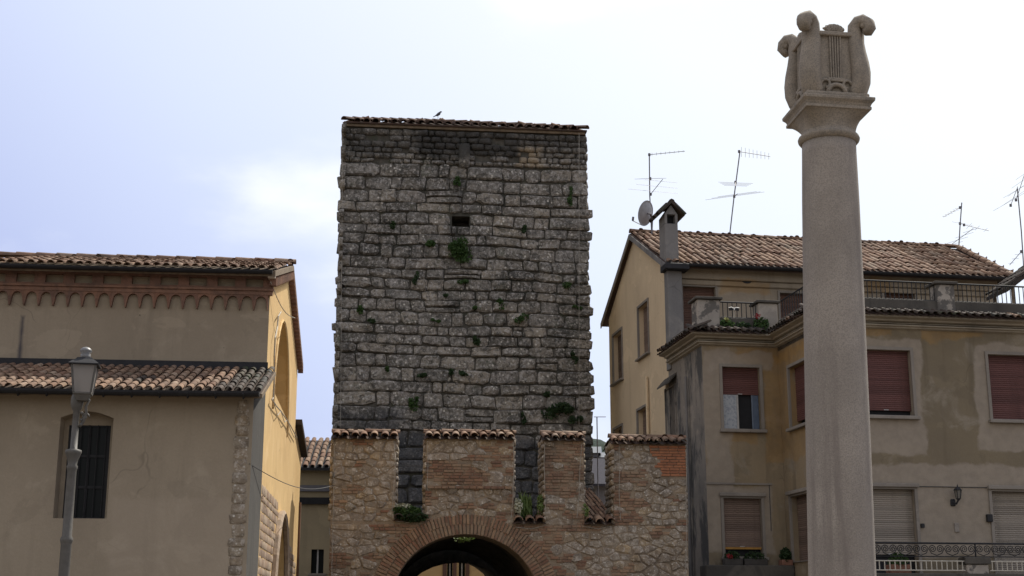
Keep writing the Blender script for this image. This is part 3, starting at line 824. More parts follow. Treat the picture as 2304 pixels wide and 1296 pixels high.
def fill(u0, u1, z0, z1, du=0.235, dz=0.165):
    global NS
    sites = []
    nz = max(1, round((z1 - z0) / dz)); nu = max(1, round((u1 - u0) / du))
    for j in range(nz):
        for i in range(nu):
            if rw.random() < 0.24: continue                  # a gap lets its neighbours grow
            x = u0 + (i + 0.5 + (0.5 if j % 2 else 0) * 0.6 + rw.uniform(-.36, .36)) * (u1 - u0) / nu; y = z0 + (j + 0.5 + rw.uniform(-.30, .30)) * (z1 - z0) / nz
            x = min(max(x, u0 + 0.03), u1 - 0.03); y = min(max(y, z0 + 0.03), z1 - 0.03)
            near = any((x - bx) ** 2 + ((y - by) * 1.3) ** 2 < br * br for bx, by, br in blobs)
            pb = kind_at(x, y); pb = min(0.97, pb * 1.9) if near else pb * 0.55
            if x > o0 - 0.05 and y > oz0 - 0.03: kind = 'o' if x > o0 + 0.1 else 's'
            else: kind = 'b' if rw.random() < pb else 's'
            sites.append((Vector((x, y * AZ)), kind))
    rect = [Vector((u0, z0 * AZ)), Vector((u1, z0 * AZ)), Vector((u1, z1 * AZ)), Vector((u0, z1 * AZ))]
    for k, (p, kind) in enumerate(sites):
        if kind != 's' or in_ring(p.x, p.y / AZ, 0.02): continue
        poly = rect
        for m_, (q, _) in enumerate(sites):
            if m_ == k or (q - p).length > 0.9: continue
            n = (q - p); poly = clip_poly(poly, n, n.dot((p + q) / 2))
            if len(poly) < 3: break
        if len(poly) < 3: continue
        P = [Vector((v.x, v.y / AZ)) for v in poly]; c = sum(P, Vector((0, 0))) / len(P)
        P = [c + (v - c) * (1 - min(0.3, 0.016 / max(0.02, (v - c).length))) for v in P]
        Q = []
        for v in P:
            if not Q or (v - Q[-1]).length > 0.025: Q.append(v)
        if len(Q) > 3 and (Q[0] - Q[-1]).length < 0.025: Q.pop()
        if len(Q) < 3: continue
        me = poly_stone('stone', [v - c for v in Q], M_RUB, rw, rw.uniform(0.012, 0.05), 0.2, 0.014, 0.05)
        M = Matrix.Translation(GW.w(c.x, 0.02, c.y)) @ Matrix.Rotation(GW.a, 4, 'Z')
        NS += 1
        if NS > 298: mesh_into(stuff_s, me, M)
        else: inst('stone', me, wall, M, wcore)
    nb = max(1, round((z1 - z0) / (BH + BJ))); ch = (z1 - z0) / nb
    for j in range(nb):
        u = u0 - rw.uniform(0, 0.15); zc = z0 + (j + 0.5) * ch
        while u < u1 - 0.03:
            w = BW * rw.choice((1, 1, 1, 0.55)) * rw.uniform(0.88, 1.1)
            a, b = max(u, u0), min(u + w, u1)
            if u1 - b < 0.05: b = u1
            p = Vector(((a + b) / 2, zc * AZ))
            if b - a > 0.04 and not in_ring(p.x, zc, 0.02):
                kind = min(sites, key=lambda s_: (s_[0] - p).length_squared)[1]
                if kind == 'b' and rw.random() < 0.95:
                    put(BRICK, 'brick', p.x, zc + rw.gauss(0, 0.004), b - a - BJ * rw.uniform(0.7, 1.6), ch - BJ * rw.uniform(0.6, 1.5), 0.045 + rw.uniform(0.0, 0.03), rw.gauss(0, 0.012))
            u = b if b == u1 else u + w
for i, (a, b, zt) in enumerate(MER):
    zs = min(SILL[max(0, i - 1)], SILL[min(2, i)])
    fill(a, b, zs - 0.02, zt - 0.01)
zb = gz(1050, 1296) - 0.35
fill(MER[0][0], GWW, zb, min(SILL) - 0.02)
if stuff_s.v: q = stuff_s.build('small_stones', M_RUB, wall, wcore, smooth=True); q['kind'] = 'stuff'
if stuff_b.v: q = stuff_b.build('small_bricks', M_BRICK, wall, wcore); q['kind'] = 'stuff'
# ledge of bricks across the middle merlon
lz = gz(1057, 1097)
led = MB()
for i in range(12):
    w = (MER[1][1] - MER[1][0] - 0.1) / 12
    led.box(GW, MER[1][0] + 0.05 + i * w + 0.008, MER[1][0] + 0.05 + (i + 1) * w - 0.008, -0.075 - rw.uniform(0, 0.012), 0.03, lz - 0.03, lz + 0.03)
led.build('brick_ledge', M_BRICK, wall, wcore)
# reveal masonry of the merlons (their short sides), joined
rev = MB()
for (a, b, zt), zs in zip(MER, (SILL[0], SILL[0], SILL[1], SILL[2])):
    for (uu, deg) in ((a, 274.5), (b, 94.5)):
        o = GW.w(uu, GT if deg > 200 else 0.0, 0)
        fr = Frame(o.x, o.y, deg)
        z = zs
        while z < zt - 0.05:
            h = rw.uniform(0.1, 0.2); s = 0.06
            while s < GT - 0.1:
                w = rw.uniform(0.16, 0.34)
                M = Matrix.Translation(fr.w(s + w / 2, 0.02, z + h / 2)) @ Matrix.Rotation(fr.a, 4, 'Z') @ Matrix.Diagonal((w * 0.92, 0.05 + rw.uniform(0, 0.03), h * 0.9, 1))
                mesh_into(rev, rw.choice(RUBS), M); s += w
            z += h
q = rev.build('reveal_stones', M_RUB, wall, wcore, smooth=True); q['kind'] = 'stuff'

# barrel vault behind the arch, over the passage towards the tower
va = arch_pts(acx, asp, aR * 1.04, atop + 0.12, 20, 0.0)
vb_ = [(a, b) for a, b in va]
mb = MB(); n = len(va); d0 = GT + 0.45; d1 = -TW.loc(GW.w(acx, 0, 0))[1] / GW.V.dot(TW.V) - 0.06
mb.v += [GW.w(a, d0, b) for a, b in va] + [GW.w(a, d1, b) for a, b in va] + [GW.w(acx + (a - acx) * 1.12, d0, b * 1.06) for a, b in va] + [GW.w(acx + (a - acx) * 1.12, d1, b * 1.06) for a, b in va]
for i in range(n - 1):
    mb.f += [(i, i + 1, n + i + 1, n + i), (2 * n + i, 3 * n + i, 3 * n + i + 1, 2 * n + i + 1), (i, 2 * n + i, 2 * n + i + 1, i + 1), (n + i, n + i + 1, 3 * n + i + 1, 3 * n + i)]
mb.build('passage_vault', M_MORTAR, wall)
# clay tile copings
def coping(u0, u1, z, slope=17, n=None, over=0.13, ridge=True, mesh=None):
    n = n or max(2, round((u1 - u0 + 0.1) / 0.215)); pitch = (u1 - u0 + 0.1) / n
    vr = 0.34; hf = vr + over; hb = GT - vr + over; rise = hf * math.tan(R(slope)); sb = math.atan(rise / hb)
    bed = MB()
    p = [GW.w(u0 - 0.02, -over + 0.06, z), GW.w(u1 + 0.02, -over + 0.06, z), GW.w(u1 + 0.02, GT + over - 0.06, z), GW.w(u0 - 0.02, GT + over - 0.06, z),
         GW.w(u0 - 0.02, vr, z + rise - 0.03), GW.w(u1 + 0.02, vr, z + rise - 0.03)]
    bed.add(p, [(0, 1, 5, 4), (2, 3, 4, 5), (3, 2, 1, 0), (0, 4, 3), (1, 2, 5)])
    cp = bed.build('coping', M_LIME, wall, wcore)
    eyf = (GW.V * math.cos(R(slope)) + UP * math.sin(R(slope)))
    eyb = (-GW.V * math.cos(sb) + UP * math.sin(sb))
    tile_field(wall, cp, GW.w(u0 - 0.05, -over, z + 0.02), GW.U, eyf, n, 1, pitch, hf / math.cos(R(slope)) * 0.86, r=rw, under=True, jit=1.8, mesh=mesh, wr=(0.80, 0.90))
    tile_field(wall, cp, GW.w(u1 + 0.05, GT + over, z + 0.02), -GW.U, eyb, n, 2, pitch, hb / math.cos(sb) / 2, r=rw, under=True, jit=1.5, mesh=mesh)
    if ridge:
        m = max(2, round((u1 - u0 + 0.1) / 0.44)); l = (u1 - u0 + 0.1) / m
        for i in range(m):
            o = GW.w(u0 - 0.05 + i * l, vr, z + rise + 0.05 + rw.uniform(0, 0.02))
            inst('ridge_tile', TILE, wall, axes(o, -GW.V, (GW.U + UP * rw.uniform(-0.03, 0.03)).normalized(), UP, 0.25, l * 1.08, 0.22), cp)
for (a, b, zt) in MER: coping(a, b, zt)
coping(MER[1][1] + 0.02, MER[2][0] - 0.02, SILL[1], n=3, ridge=False)
coping(MER[2][1] + 0.02, MER[3][0] - 0.02, SILL[2], n=3, ridge=False)
coping(MER[0][1] + 0.02, MER[1][0] - 0.02, SILL[0], n=3, ridge=False, mesh=TILE_D)
# pale cables clipped along the merlon edges
def wall_cable(pts):
    P = [GW.w(*(lambda q: (q[0], -0.055, q[1]))(GW.hv(x, y, -0.055))) for x, y in pts]
    MB().tube(P, 0.007, 5).build('cable', M_CABLE, wall, wcore)
wall_cable([(886, 992), (889, 1040), (886, 1090), (882, 1150)])
wall_cable([(961, 992), (963, 1040), (961, 1100), (964, 1105)])
wall_cable([(1154, 994), (1157, 1040), (1155, 1090), (1154, 1120), (1150, 1165)])
wall_cable([(1226, 994), (1224, 1040), (1226, 1100), (1228, 1160)])
wall_cable([(1309, 1000), (1305, 1050), (1303, 1110), (1298, 1165)])
wall_cable([(1393, 1000), (1394, 1050), (1393, 1110), (1396, 1170)])
wall_cable([(1544, 1010), (1545, 1060), (1543, 1120), (1545, 1180), (1542, 1296)])
wall_cable([(752, 1000), (751, 1080), (749, 1180), (746, 1296)])
wall_cable([(886, 1172), (920, 1176), (955, 1170)]); wall_cable([(1160, 1186), (1195, 1190), (1228, 1182)]); wall_cable([(1312, 1184), (1346, 1190), (1376, 1184)])

# plants on the gap sills
def sill_plant(px, py, wpx, hpx, n, label, mat, size=0.06, blade=0.0, name='sill_plant', v=0.0):
    u, z = GW.hv(px, py, v); m = 32.0 / FPX
    o = MB(); leaf_cluster(o, GW.w(u, v, z), wpx * m / 2, 0.14, hpx * m / 2, int(n * 1.6), size, rw, 0.0, blade)
    for i in range(5):
        a = GW.w(u + rw.uniform(-.4, .4) * wpx * m, v + 0.1, z - hpx * m * 0.75); o.tube([a, a + Vector((0, 0, hpx * m * 0.8))], [0.008, 0.003], 4)
    return tag(o.build(name, mat, base=GW.w(u, v, z - hpx * m * 0.6)), label, 'plant')
M_WHITEFL = leafmat('white_flower', (0.45, 0.46, 0.34), (0.62, 0.60, 0.46))
sill_plant(915, 1150, 70, 26, 420, 'green leafy plant filling the gap between the first two merlons', M_LEAF, 0.075)
sill_plant(905, 1139, 44, 12, 130, 'whitish flowering plant on top of the green leafy one in the gap', M_WHITEFL, 0.05, name='flowering_plant')
sill_plant(930, 1164, 70, 22, 260, 'dark mossy plant hanging over the wall below the leafy gap plant', M_MOSS, 0.075, name='hanging_plant', v=-0.08)
sill_plant(1166, 1138, 20, 36, 130, 'pale variegated plant beside the middle merlon above broken tiles', M_WHITEFL, 0.05)
sill_plant(1180, 1140, 34, 34, 70, 'bright green grass tuft rising from the tiled gap sill', M_LEAF_Y, 0.12, 3.2, 'grass_tuft', 0.25)
sill_plant(1216, 1132, 16, 46, 70, 'tall green weed beside the narrow brick merlon in the tiled gap', M_LEAF_Y, 0.08)
sill_plant(1318, 1150, 14, 36, 60, 'thin trailing green weed on the far side of the narrow brick merlon', M_LEAF_Y, 0.06)
u, z = GW.hv(1045, 1218, 0.6)
o = MB(); leaf_cluster(o, GW.w(u, GT + 0.12, gz(1045, 1212, GT + .1)), 0.28, 0.08, 0.09, 90, 0.07, rw)
o.tube([GW.w(u, GT - 0.05, atop + 0.12), GW.w(u, GT + 0.1, atop + 0.02)], 0.008, 4)
tag(o.build('arch_weed', M_LEAF_Y, base=GW.w(u, GT + 0.1, atop)), 'sunlit weed hanging inside the top of the gateway arch', 'plant')
# ---------------------------------------------------------------- church on the left
CH = frame_at(562, 21.0, 5.5, 1100)
FA = Frame(CH.o.x, CH.o.y, 95.5)                             # facade: its u is the church's v
UL = -13.0
NV = FA.hv(603, 760, 0)[0]                                   # nave front wall depth
NF = FA.hv(667, 900, 0)[0]                                   # nave back wall depth
church = thing('church', CH.w(UL / 2, NF / 2, 0), 'plastered church with tiled nave and lean-to aisle roof and sunlit yellow facade', 'church')
t = plaster('church_plaster', (0.325, 0.268, 0.195), (0.268, 0.22, 0.16), (0.365, 0.305, 0.226), 0.3, 0.35)
bc = t.b.inputs['Base Color'].links[0].from_socket
# a dark thin streak on the nave wall, and a paler render band low on the aisle wall
su, sz0 = CH.hv(42, 812, NV); _, sz1 = CH.hv(40, 712, NV)
bc = t.mix(t.rect(CH, CH.hv(250, 1200, 0)[0], -0.2, 0, CH.hv(300, 1120, 0)[1], 0.06, 0.12), bc, t.mix(0.35, bc, (0.37, 0.305, 0.232)))
bc = t.mix(t.rect(CH, su - 0.015, su + 0.03, sz0, sz1, 0.04, 0.03, 4), bc, (0.07, 0.065, 0.07))
t.col(bc)
M_CHPL = t.m
t = plaster('facade_paint', (0.60, 0.42, 0.20), (0.56, 0.38, 0.18), (0.64, 0.46, 0.24), 0.2, 0.12); M_FAC = t.m
M_ENDSHADE = plaster('end_wall_shade', (0.085, 0.08, 0.072), (0.065, 0.062, 0.058), None, 0.3, 0.4).m  # dark grey that paints in the shade on the aisle end
M_FRIEZE = pieces('brick_frieze', [(0.0, (0.22, 0.115, 0.075)), (0.5, (0.27, 0.15, 0.10)), (1.0, (0.20, 0.11, 0.08))], 0.95, (0.08, 0.06, 0.05), 0.6, nscale=7, bump=0.5)
t = NT('dark_glass', 0.3, 0.12); t.col((0.008, 0.010, 0.010)); M_GLASS = t.m

# aisle
ag = CH.hv(300, 884, -0.02)[1]                               # top of the aisle wall
wz = [CH.hv(*p, 0) for p in ((122, 1166), (248, 1166), (250, 940), (190, 924), (134, 940))]
wu0, wu1 = CH.hv(128, 1050, 0)[0], CH.hv(248, 1050, 0)[0]
zs0 = wz[0][1]; zs1 = CH.hv(190, 940, 0)[1]; ztp = CH.hv(190, 925, 0)[1]
hole = [(wu0, zs0), (wu1, zs0), (wu1, zs1)] + [(wu1 + (wu0 - wu1) * i / 8, zs1 + (ztp - zs1) * math.sin(math.pi * i / 8)) for i in range(1, 8)] + [(wu0, zs1)]
mb = MB().poly(CH, [(UL, 0), (0, 0), (0, ag), (UL, ag)], 0.0, 0, holes=[hole], hole_depth=0.32)
mb.box(CH, UL, -0.05, 0.5, NV - 0.01, 0.0, ag - 0.3)
aw = mb.build('aisle_wall', M_CHPL, church)
# window deep in the recess
iu0, iu1 = CH.hv(148, 1060, 0.3)[0], CH.hv(243, 1060, 0.3)[0]; iz0 = zs0 + 0.02; iz1 = CH.hv(200, 957, 0.3)[1]
MB().poly(CH, hole, 0.30, 0, holes=[[(iu0, iz0), (iu1, iz0), (iu1, iz1), (iu0, iz1)]], hole_depth=0.06).build('recess_back', M_CHPL, church, aw)
win = MB().box(CH, iu0 - 0.02, iu1 + 0.02, 0.345, 0.36, iz0 - 0.02, iz1 + 0.02).build('window', M_GLASS, church)
fm = MB()
for a, b in ((iu0, iu0 + 0.05), (iu1 - 0.05, iu1), ((iu0 + iu1) / 2 - 0.02, (iu0 + iu1) / 2 + 0.02)): fm.box(CH, a, b, 0.315, 0.342, iz0, iz1)
for i in range(4):
    zz = iz0 + (iz1 - iz0) * i / 3; fm.box(CH, iu0 + 0.05, iu1 - 0.05, 0.318, 0.340, zz - 0.02, zz + 0.02)
fm.build('window_frame', M_IRON, church, win)
for i in range(5):
    uu = iu0 + (iu1 - iu0) * (i + 0.5) / 5
    MB().tube([CH.w(uu, 0.29, iz0), CH.w(uu, 0.29, iz1)], 0.008, 5).build('grille_bar', M_IRON, church, win)
# end wall of the aisle with its shade put into a dark grey colour, and rough quoin stones at the corner
vt = CH.hv(610, 838, NV)[1]                                  # roof top at the nave wall
at_ = CH.hv(300, 824, NV)[1]
MB().add([FA.w(0, 0, 0), FA.w(NV, 0, 0), FA.w(NV, 0, at_ - 0.12), FA.w(0, 0, ag)], [(0, 1, 2, 3)]).build('aisle_end_wall', M_ENDSHADE, church)
rc = random.Random(5)
z = CH.hv(540, 1296, 0)[1] - 0.3
while z < ag - 0.25:
    h = rc.uniform(0.13, 0.22); w = rc.uniform(0.17, 0.25); uo = CH.hv(558, 1290 - 0, 0)[0]
    M = Matrix.Translation(CH.w(-0.02 - 0.125 + rc.uniform(-0.025, 0.0), 0.018, z + h / 2)) @ Matrix.Rotation(CH.a, 4, 'Z') @ Matrix.Diagonal((w, 0.030 + rc.uniform(0, 0.010), h * 0.99, 1))
    inst('quoin_stone', rc.choice(RUBS), church, M, aw); z += h
# aisle roof: a slope up to the nave wall
ov = 0.36
e0 = CH.w(UL, -ov, ag + 0.02 - 0.06); e1 = CH.w(0.16, -ov, ag + 0.02 - 0.06); t1 = CH.w(0.16, NV, at_ - 0.06); t0 = CH.w(UL, NV, at_ - 0.06)
dn = Vector((0, 0, -0.07))
aroof = MB().add([e0, e1, t1, t0, e0 + dn, e1 + dn, t1 + dn, t0 + dn], [(0, 1, 2, 3), (7, 6, 5, 4), (0, 4, 5, 1), (1, 5, 6, 2)]).build('aisle_roof', M_WOOD, church)
ex = CH.U; ey = (t1 - e1); sl_len = ey.length; ey = ey.normalized()
vis0 = CH.hv(-60, 870, -ov)[0]
ncol = round((0.16 - vis0) / 0.148); pitch = (0.16 - vis0) / ncol
def shade_tile(a, b, me): return TILE_D if a > 0.83 + rc.uniform(-0.012, 0.012) + 0.05 * b or rc.random() < 0.04 else me  # right-hand tiles darkened to paint in the shade there, plus a few stray mossy ones
tile_field(church, aroof, e1 - ex * (ncol * pitch) + UP * 0.02, ex, ey, ncol, 8, pitch, sl_len / 8, r=rc, shape=shade_tile)
ncol2 = round((vis0 - UL) / 0.148)
tile_field(church, aroof, e0 + UP * 0.02, ex, ey, ncol2, 8, (vis0 - UL) / ncol2, sl_len / 8, r=rc, joined=True)
def gutter(fr, u0, u1, v, z, r, root, parent, sag=0.0, name='gutter'):
    pts = [fr.w(u0 + (u1 - u0) * i / 12, v, z - sag * math.sin(math.pi * (i % 4) / 4)) for i in range(13)]
    mb = MB(); n = 7
    for p in pts:
        for rr in (r, r * 0.88):
            for j in range(n + 1):
                th = math.pi * (1 + j / n); mb.v.append(p + fr.V * (rr * math.cos(th)) + UP * (rr * math.sin(th) * 0.9))
    st = 2 * (n + 1)
    for i in range(12):
        for j in range(n):
            a = i * st + j; mb.f.append((a, a + 1, a + 1 + st, a + st)); b = a + n + 1; mb.f.append((b + st, b + st + 1, b + 1, b))
        for j in (0, n):
            a = i * st + j; mb.f.append((a, a + st, a + n + 1 + st, a + n + 1))
    for i in (0, 12):
        mb.f.append(tuple(i * st + j for j in range(n + 1)))
    return mb.build(name, M_GUTTER, root, parent, smooth=False)
gt = gutter(CH, UL, 0.12, -ov - 0.075, ag - 0.02, 0.085, church, aroof, 0.012)
for i in range(14):
    px = 30 + i * 58
    uu = 0.0 - 0.12 - i * 0.42
    MB().tube([CH.w(uu, -ov + 0.05, ag - 0.08), CH.w(uu, -ov - 0.06, ag - 0.125), CH.w(uu, -ov - 0.15, ag - 0.06)], 0.016, 5).build('gutter_bracket', M_IRON, church, gt)
fl = MB().box(CH, UL, 0.02, NV - 0.05, NV - 0.004, at_ - 0.1, at_ + 0.10).build('flashing', M_GUTTER, church, aroof)

# nave walls
ng = CH.hv(300, 614, NV)[1]
RM = (NV + NF) / 2; rz = CH.hv(600, 602, RM)[1]
nw = MB().add([CH.w(UL, NV, 0), CH.w(0, NV, 0), CH.w(0, NV, ng), CH.w(UL, NV, ng)], [(0, 1, 2, 3)])
nw.add([CH.w(UL, NF, 0), CH.w(0, NF, 0), CH.w(0, NF, ng), CH.w(UL, NF, ng)], [(3, 2, 1, 0)])
nw.add([CH.w(UL, 0, 0), CH.w(UL, NF, 0), CH.w(UL, NF, ng), CH.w(UL, RM, rz), CH.w(UL, NV, ng), CH.w(UL, NV, at_), CH.w(UL, 0, ag)], [(6, 5, 4, 3, 2, 1, 0)])
nw = nw.build('nave_wall', M_CHPL, church)
# facade, with the tall blind arch, stone patch and portal
f_out = [(NV, 0), (NF + 2.6, 0), (NF + 2.6, FA.hv(690, 985, 0)[1] - 0.75), (NF, FA.hv(670, 972, 0)[1]), (NF, ng + 0.02), (RM, rz - 0.02), (NV, ng + 0.02)]
a0, a1 = FA.hv(615, 850, 0)[0], FA.hv(650, 850, 0)[0]
ab = FA.hv(632, 915, 0)[1]; atp = FA.hv(632, 705, 0)[1]; ac = (a0 + a1) / 2; ar = (a1 - a0) / 2
blind = [(a0, ab), (a1, ab), (a1, atp - ar * 1.0)] + [(ac + ar * math.cos(math.pi * i / 14), atp - ar + ar * math.sin(math.pi * i / 14)) for i in range(1, 14)] + [(a0, atp - ar)]
p0, p1 = FA.hv(612, 1250, 0)[0], FA.hv(641, 1250, 0)[0]; ptp = FA.hv(627, 1158, 0)[1]; pc = (p0 + p1) / 2; pr = (p1 - p0) / 2
portal = [(p0, 0.02), (p1, 0.02), (p1, ptp - pr)] + [(pc + pr * math.cos(math.pi * i / 14), ptp - pr + pr * math.sin(math.pi * i / 14)) for i in range(1, 14)] + [(p0, ptp - pr)]
fac = MB().poly(FA, f_out, 0.0, 0, holes=[blind, portal], hole_depth=0.28).build('facade', M_FAC, church)
MB().poly(FA, [(a0 - .05, ab - .05), (a1 + .05, ab - .05), (a1 + .05, atp + .05), (a0 - .05, atp + .05)], 0.27, 0).build('blind_arch_panel', M_CHPL, church, fac)
MB().poly(FA, [(p0 - .05, 0.02), (p1 + .05, 0.02), (p1 + .05, ptp + .05), (p0 - .05, ptp + .05)], 0.26, 0).build('portal_door', M_BLACK, church, fac)
# pale rims of arch
MB().tube([FA.w(a0, -0.01, ab)] + [FA.w(a, -0.01, b) for a, b in reversed(blind[2:])][::1] + [FA.w(a1, -0.01, ab)], 0.03, 5).build('arch_moulding', M_FAC, church, fac)
t = pieces('portal_stone', [(0, (0.30, 0.21, 0.15)), (0.35, (0.46, 0.36, 0.26)), (0.7, (0.26, 0.18, 0.13)), (1, (0.40, 0.27, 0.18))], 0.9, (0.15, 0.12, 0.09), 0.4, nscale=8)
PST = [stone_mesh('portal_shape', t, rc, 0.08, 0.5, 0.12) for i in range(8)]
sz0, sz1 = FA.hv(640, 1296, 0)[1] - 0.3, FA.hv(607, 1110, 0)[1]
s0, s1 = NV + 0.04, FA.hv(667, 1200, 0)[0]
z = sz0; npst = 0
while z < sz1:
    h = rc.uniform(0.10, 0.18); s = s0
    lim = s1 - max(0, (z - (sz1 - 1.0))) * 0.75 * (s1 - s0)
    while s < lim - 0.1:
        w = min(rc.uniform(0.18, 0.42), lim - s)
        cs, cz = s + w / 2, z + h / 2
        if not (abs(cs - pc) < pr + 0.16 and cz < ptp - pr) and math.hypot(cs - pc, max(0, cz - (ptp - pr))) > pr + 0.14:
            M = Matrix.Translation(FA.w(cs, 0.02, cz)) @ Matrix.Rotation(FA.a, 4, 'Z') @ Matrix.Diagonal((w * 0.97, 0.028 + rc.uniform(0, 0.012), h * 0.95, 1))
            inst('facing_stone', rc.choice(PST), church, M, fac); npst += 1
        s += w
    z += h
pa = [FA.w(p0 - 0.06, -0.05, sz0)] + [FA.w(pc + (pr + .06) * math.cos(math.pi * i / 12), -0.05, ptp - pr + (pr + .06) * math.sin(math.pi * i / 12)) for i in range(12, -1, -1)] + [FA.w(p1 + 0.06, -0.05, sz0)]
MB().tube(pa, 0.07, 6).build('portal_moulding', t, church, fac)
gu0 = FA.hv(672, 1150, 0)[0]
MB().box(FA, gu0, gu0 + 0.14, -0.05, 0.0, 0, FA.hv(676, 1135, 0)[1]).build('pilaster_strip', M_FRIEZE, church, fac)

# frieze below the nave eaves: pocket band and hanging arches
z_ft = ng - 0.02; z_fb = CH.hv(300, 651, NV)[1]; z_pb = CH.hv(300, 693, NV)[1]
vis = CH.hv(-40, 650, NV)[0]; narch = 20; ap = abs(vis + 0.02) / narch
u0f = -0.02 - narch * ap
band = MB()
pk0 = z_fb + (z_ft - z_fb) * 0.25; pk1 = z_fb + (z_ft - z_fb) * 0.80
holes = []
for i in range(10):
    c = -0.02 - (i + 0.5) * ap * 2
    holes.append([(c - ap * 0.62, pk0), (c + ap * 0.62, pk0), (c + ap * 0.62, pk1), (c - ap * 0.62, pk1)])
frz = MB().poly(CH, [(u0f, z_fb), (0.06, z_fb), (0.06, z_ft), (u0f, z_ft)], NV - 0.10, 0.10, holes=holes, hole_depth=0.08, back=False).build('frieze_band', M_FRIEZE, church, nw)
MB().box(CH, u0f, 0.08, NV - 0.125, NV - 0.10, z_fb + 0.0, z_fb + 0.035).build('string_course', M_FRIEZE, church, nw)
MB().box(CH, u0f, 0.05, NV - 0.09, NV - 0.01, z_fb - 0.07, z_fb - 0.002).build('frieze_bed', M_FRIEZE, church, nw)
hgt = z_fb - 0.07 - z_pb
cell = [(-0.5, 0.0), (-0.5, -1.0), (-0.47, -1.0)] + [(-0.47 + 0.10 * min(1, i / 2) + 0.0, -1.0 + 0.26 * i) for i in (1, 2)]
for i in range(0, 11):
    th = math.pi * (1 - i / 10); cell.append((0.37 * math.cos(th), -0.48 + 0.40 * math.sin(th)))
cell += [(0.37, -0.48)] + [(0.37 + 0.05, -0.74), (0.47, -1.0), (0.5, -1.0), (0.5, 0.0)]
cl = [];
for p in cell:
    if not cl or (abs(p[0] - cl[-1][0]) + abs(p[1] - cl[-1][1])) > 1e-4: cl.append(p)
cm = MB().poly(W0, cl, -1.0, 1.0, back=False)
ARCHLET = raw_mesh('corbel_arch_shape', [tuple(v) for v in cm.v], cm.f, M_FRIEZE)
for i in range(narch):
    c = -0.02 - (i + 0.5) * ap
    M = Matrix.Translation(CH.w(c, NV - 0.002, z_fb - 0.07)) @ Matrix.Rotation(CH.a, 4, 'Z') @ Matrix.Diagonal((ap * 0.995, 0.075, hgt, 1))
    inst('corbel_arch', ARCHLET, church, M, nw)
# nave roof
ovn = 0.34; ovf = 0.11
ze = ng + 0.06 - 0.05
E0 = CH.w(UL, NV - ovn, ze); E1 = CH.w(ovf, NV - ovn, ze); T1 = CH.w(ovf, RM, rz + 0.05); T0 = CH.w(UL, RM, rz + 0.05); B1 = CH.w(ovf, NF + ovn, ze); B0 = CH.w(UL, NF + ovn, ze)
nroof = MB().add([E0, E1, T1, T0, B1, B0] + [p + Vector((0, 0, -0.10)) for p in (E0, E1, T1, T0, B1, B0)],
                 [(0, 1, 2, 3), (3, 2, 4, 5), (9, 8, 7, 6), (11, 10, 8, 9), (0, 6, 7, 1), (1, 7, 8, 2), (2, 8, 10, 4), (5, 4, 10, 11)]).build('nave_roof', M_WOOD, church)
ey = (T1 - E1); sn = ey.length; ey.normalize()
vn0 = CH.hv(-40, 610, NV)[0]; nc = round((ovf - vn0) / 0.16); pt = (ovf - vn0) / nc
tile_field(church, nroof, E1 - CH.U * (nc * pt) + UP * 0.01, CH.U, ey, nc, 9, pt, sn / 9, r=rc, joined=True)
eyb = (T1 - B1).normalized()
tile_field(church, nroof, B1 + UP * 0.01, -CH.U, eyb, nc, 9, pt, sn / 9, r=rc, joined=True)
for i in range(18):
    l = 0.40; o = CH.w(ovf - (i + 1) * l, RM, rz + 0.11)
    inst('ridge_tile', TILE, church, axes(o, -CH.V, CH.U, UP, 0.24, l * 1.1, 0.24), nroof)
MB().box(CH, -0.02, ovf - 0.01, NV - ovn + 0.02, NV - 0.10, ng - 0.10, ng - 0.04).build('verge_board', simple('pale_fascia', (0.62, 0.56, 0.48), 0.8), church, nroof)
# dog-tooth brick verges under both rakes of the gable
for (va, vb, nn) in ((NV - ovn + 0.1, RM, 24), (RM, NF + ovn - 0.1, 24)):
    mb = MB()
    for i in range(nn):
        q = (i + 0.5) / nn; vv = va + (vb - va) * q
        zz = (ze + (rz + 0.05 - ze) * ((vv - (NV - ovn)) / (RM - NV + ovn) if vv < RM else ((NF + ovn) - vv) / (NF + ovn - RM))) - 0.12
        mb.box(CH, 0.002, 0.12, vv - 0.05, vv + 0.05, zz - 0.16, zz - 0.01)
    mb.build('brick_verge', M_FRIEZE, church, nroof)
gutter(CH, UL, ovf - 0.05, NV - ovn - 0.06, ze - 0.01, 0.07, church, nroof, 0.01)
# far aisle roof, seen as a thin dark verge
MB().add([FA.w(NF, -0.15, FA.hv(670, 972, 0)[1] + 0.05), FA.w(NF + 2.9, -0.15, f_out[2][1] + 0.0), FA.w(NF + 2.9, 6, f_out[2][1]), FA.w(NF, 6, FA.hv(670, 972, 0)[1] + 0.05),
          FA.w(NF, -0.15, FA.hv(670, 972, 0)[1] + 0.17), FA.w(NF + 2.9, -0.15, f_out[2][1] + 0.12), FA.w(NF + 2.9, 6, f_out[2][1] + 0.12), FA.w(NF, 6, FA.hv(670, 972, 0)[1] + 0.17)],
         [(3, 2, 1, 0), (4, 5, 6, 7), (0, 1, 5, 4), (1, 2, 6, 5), (2, 3, 7, 6), (3, 0, 4, 7)]).build('far_aisle_roof', M_TILE_D, church)
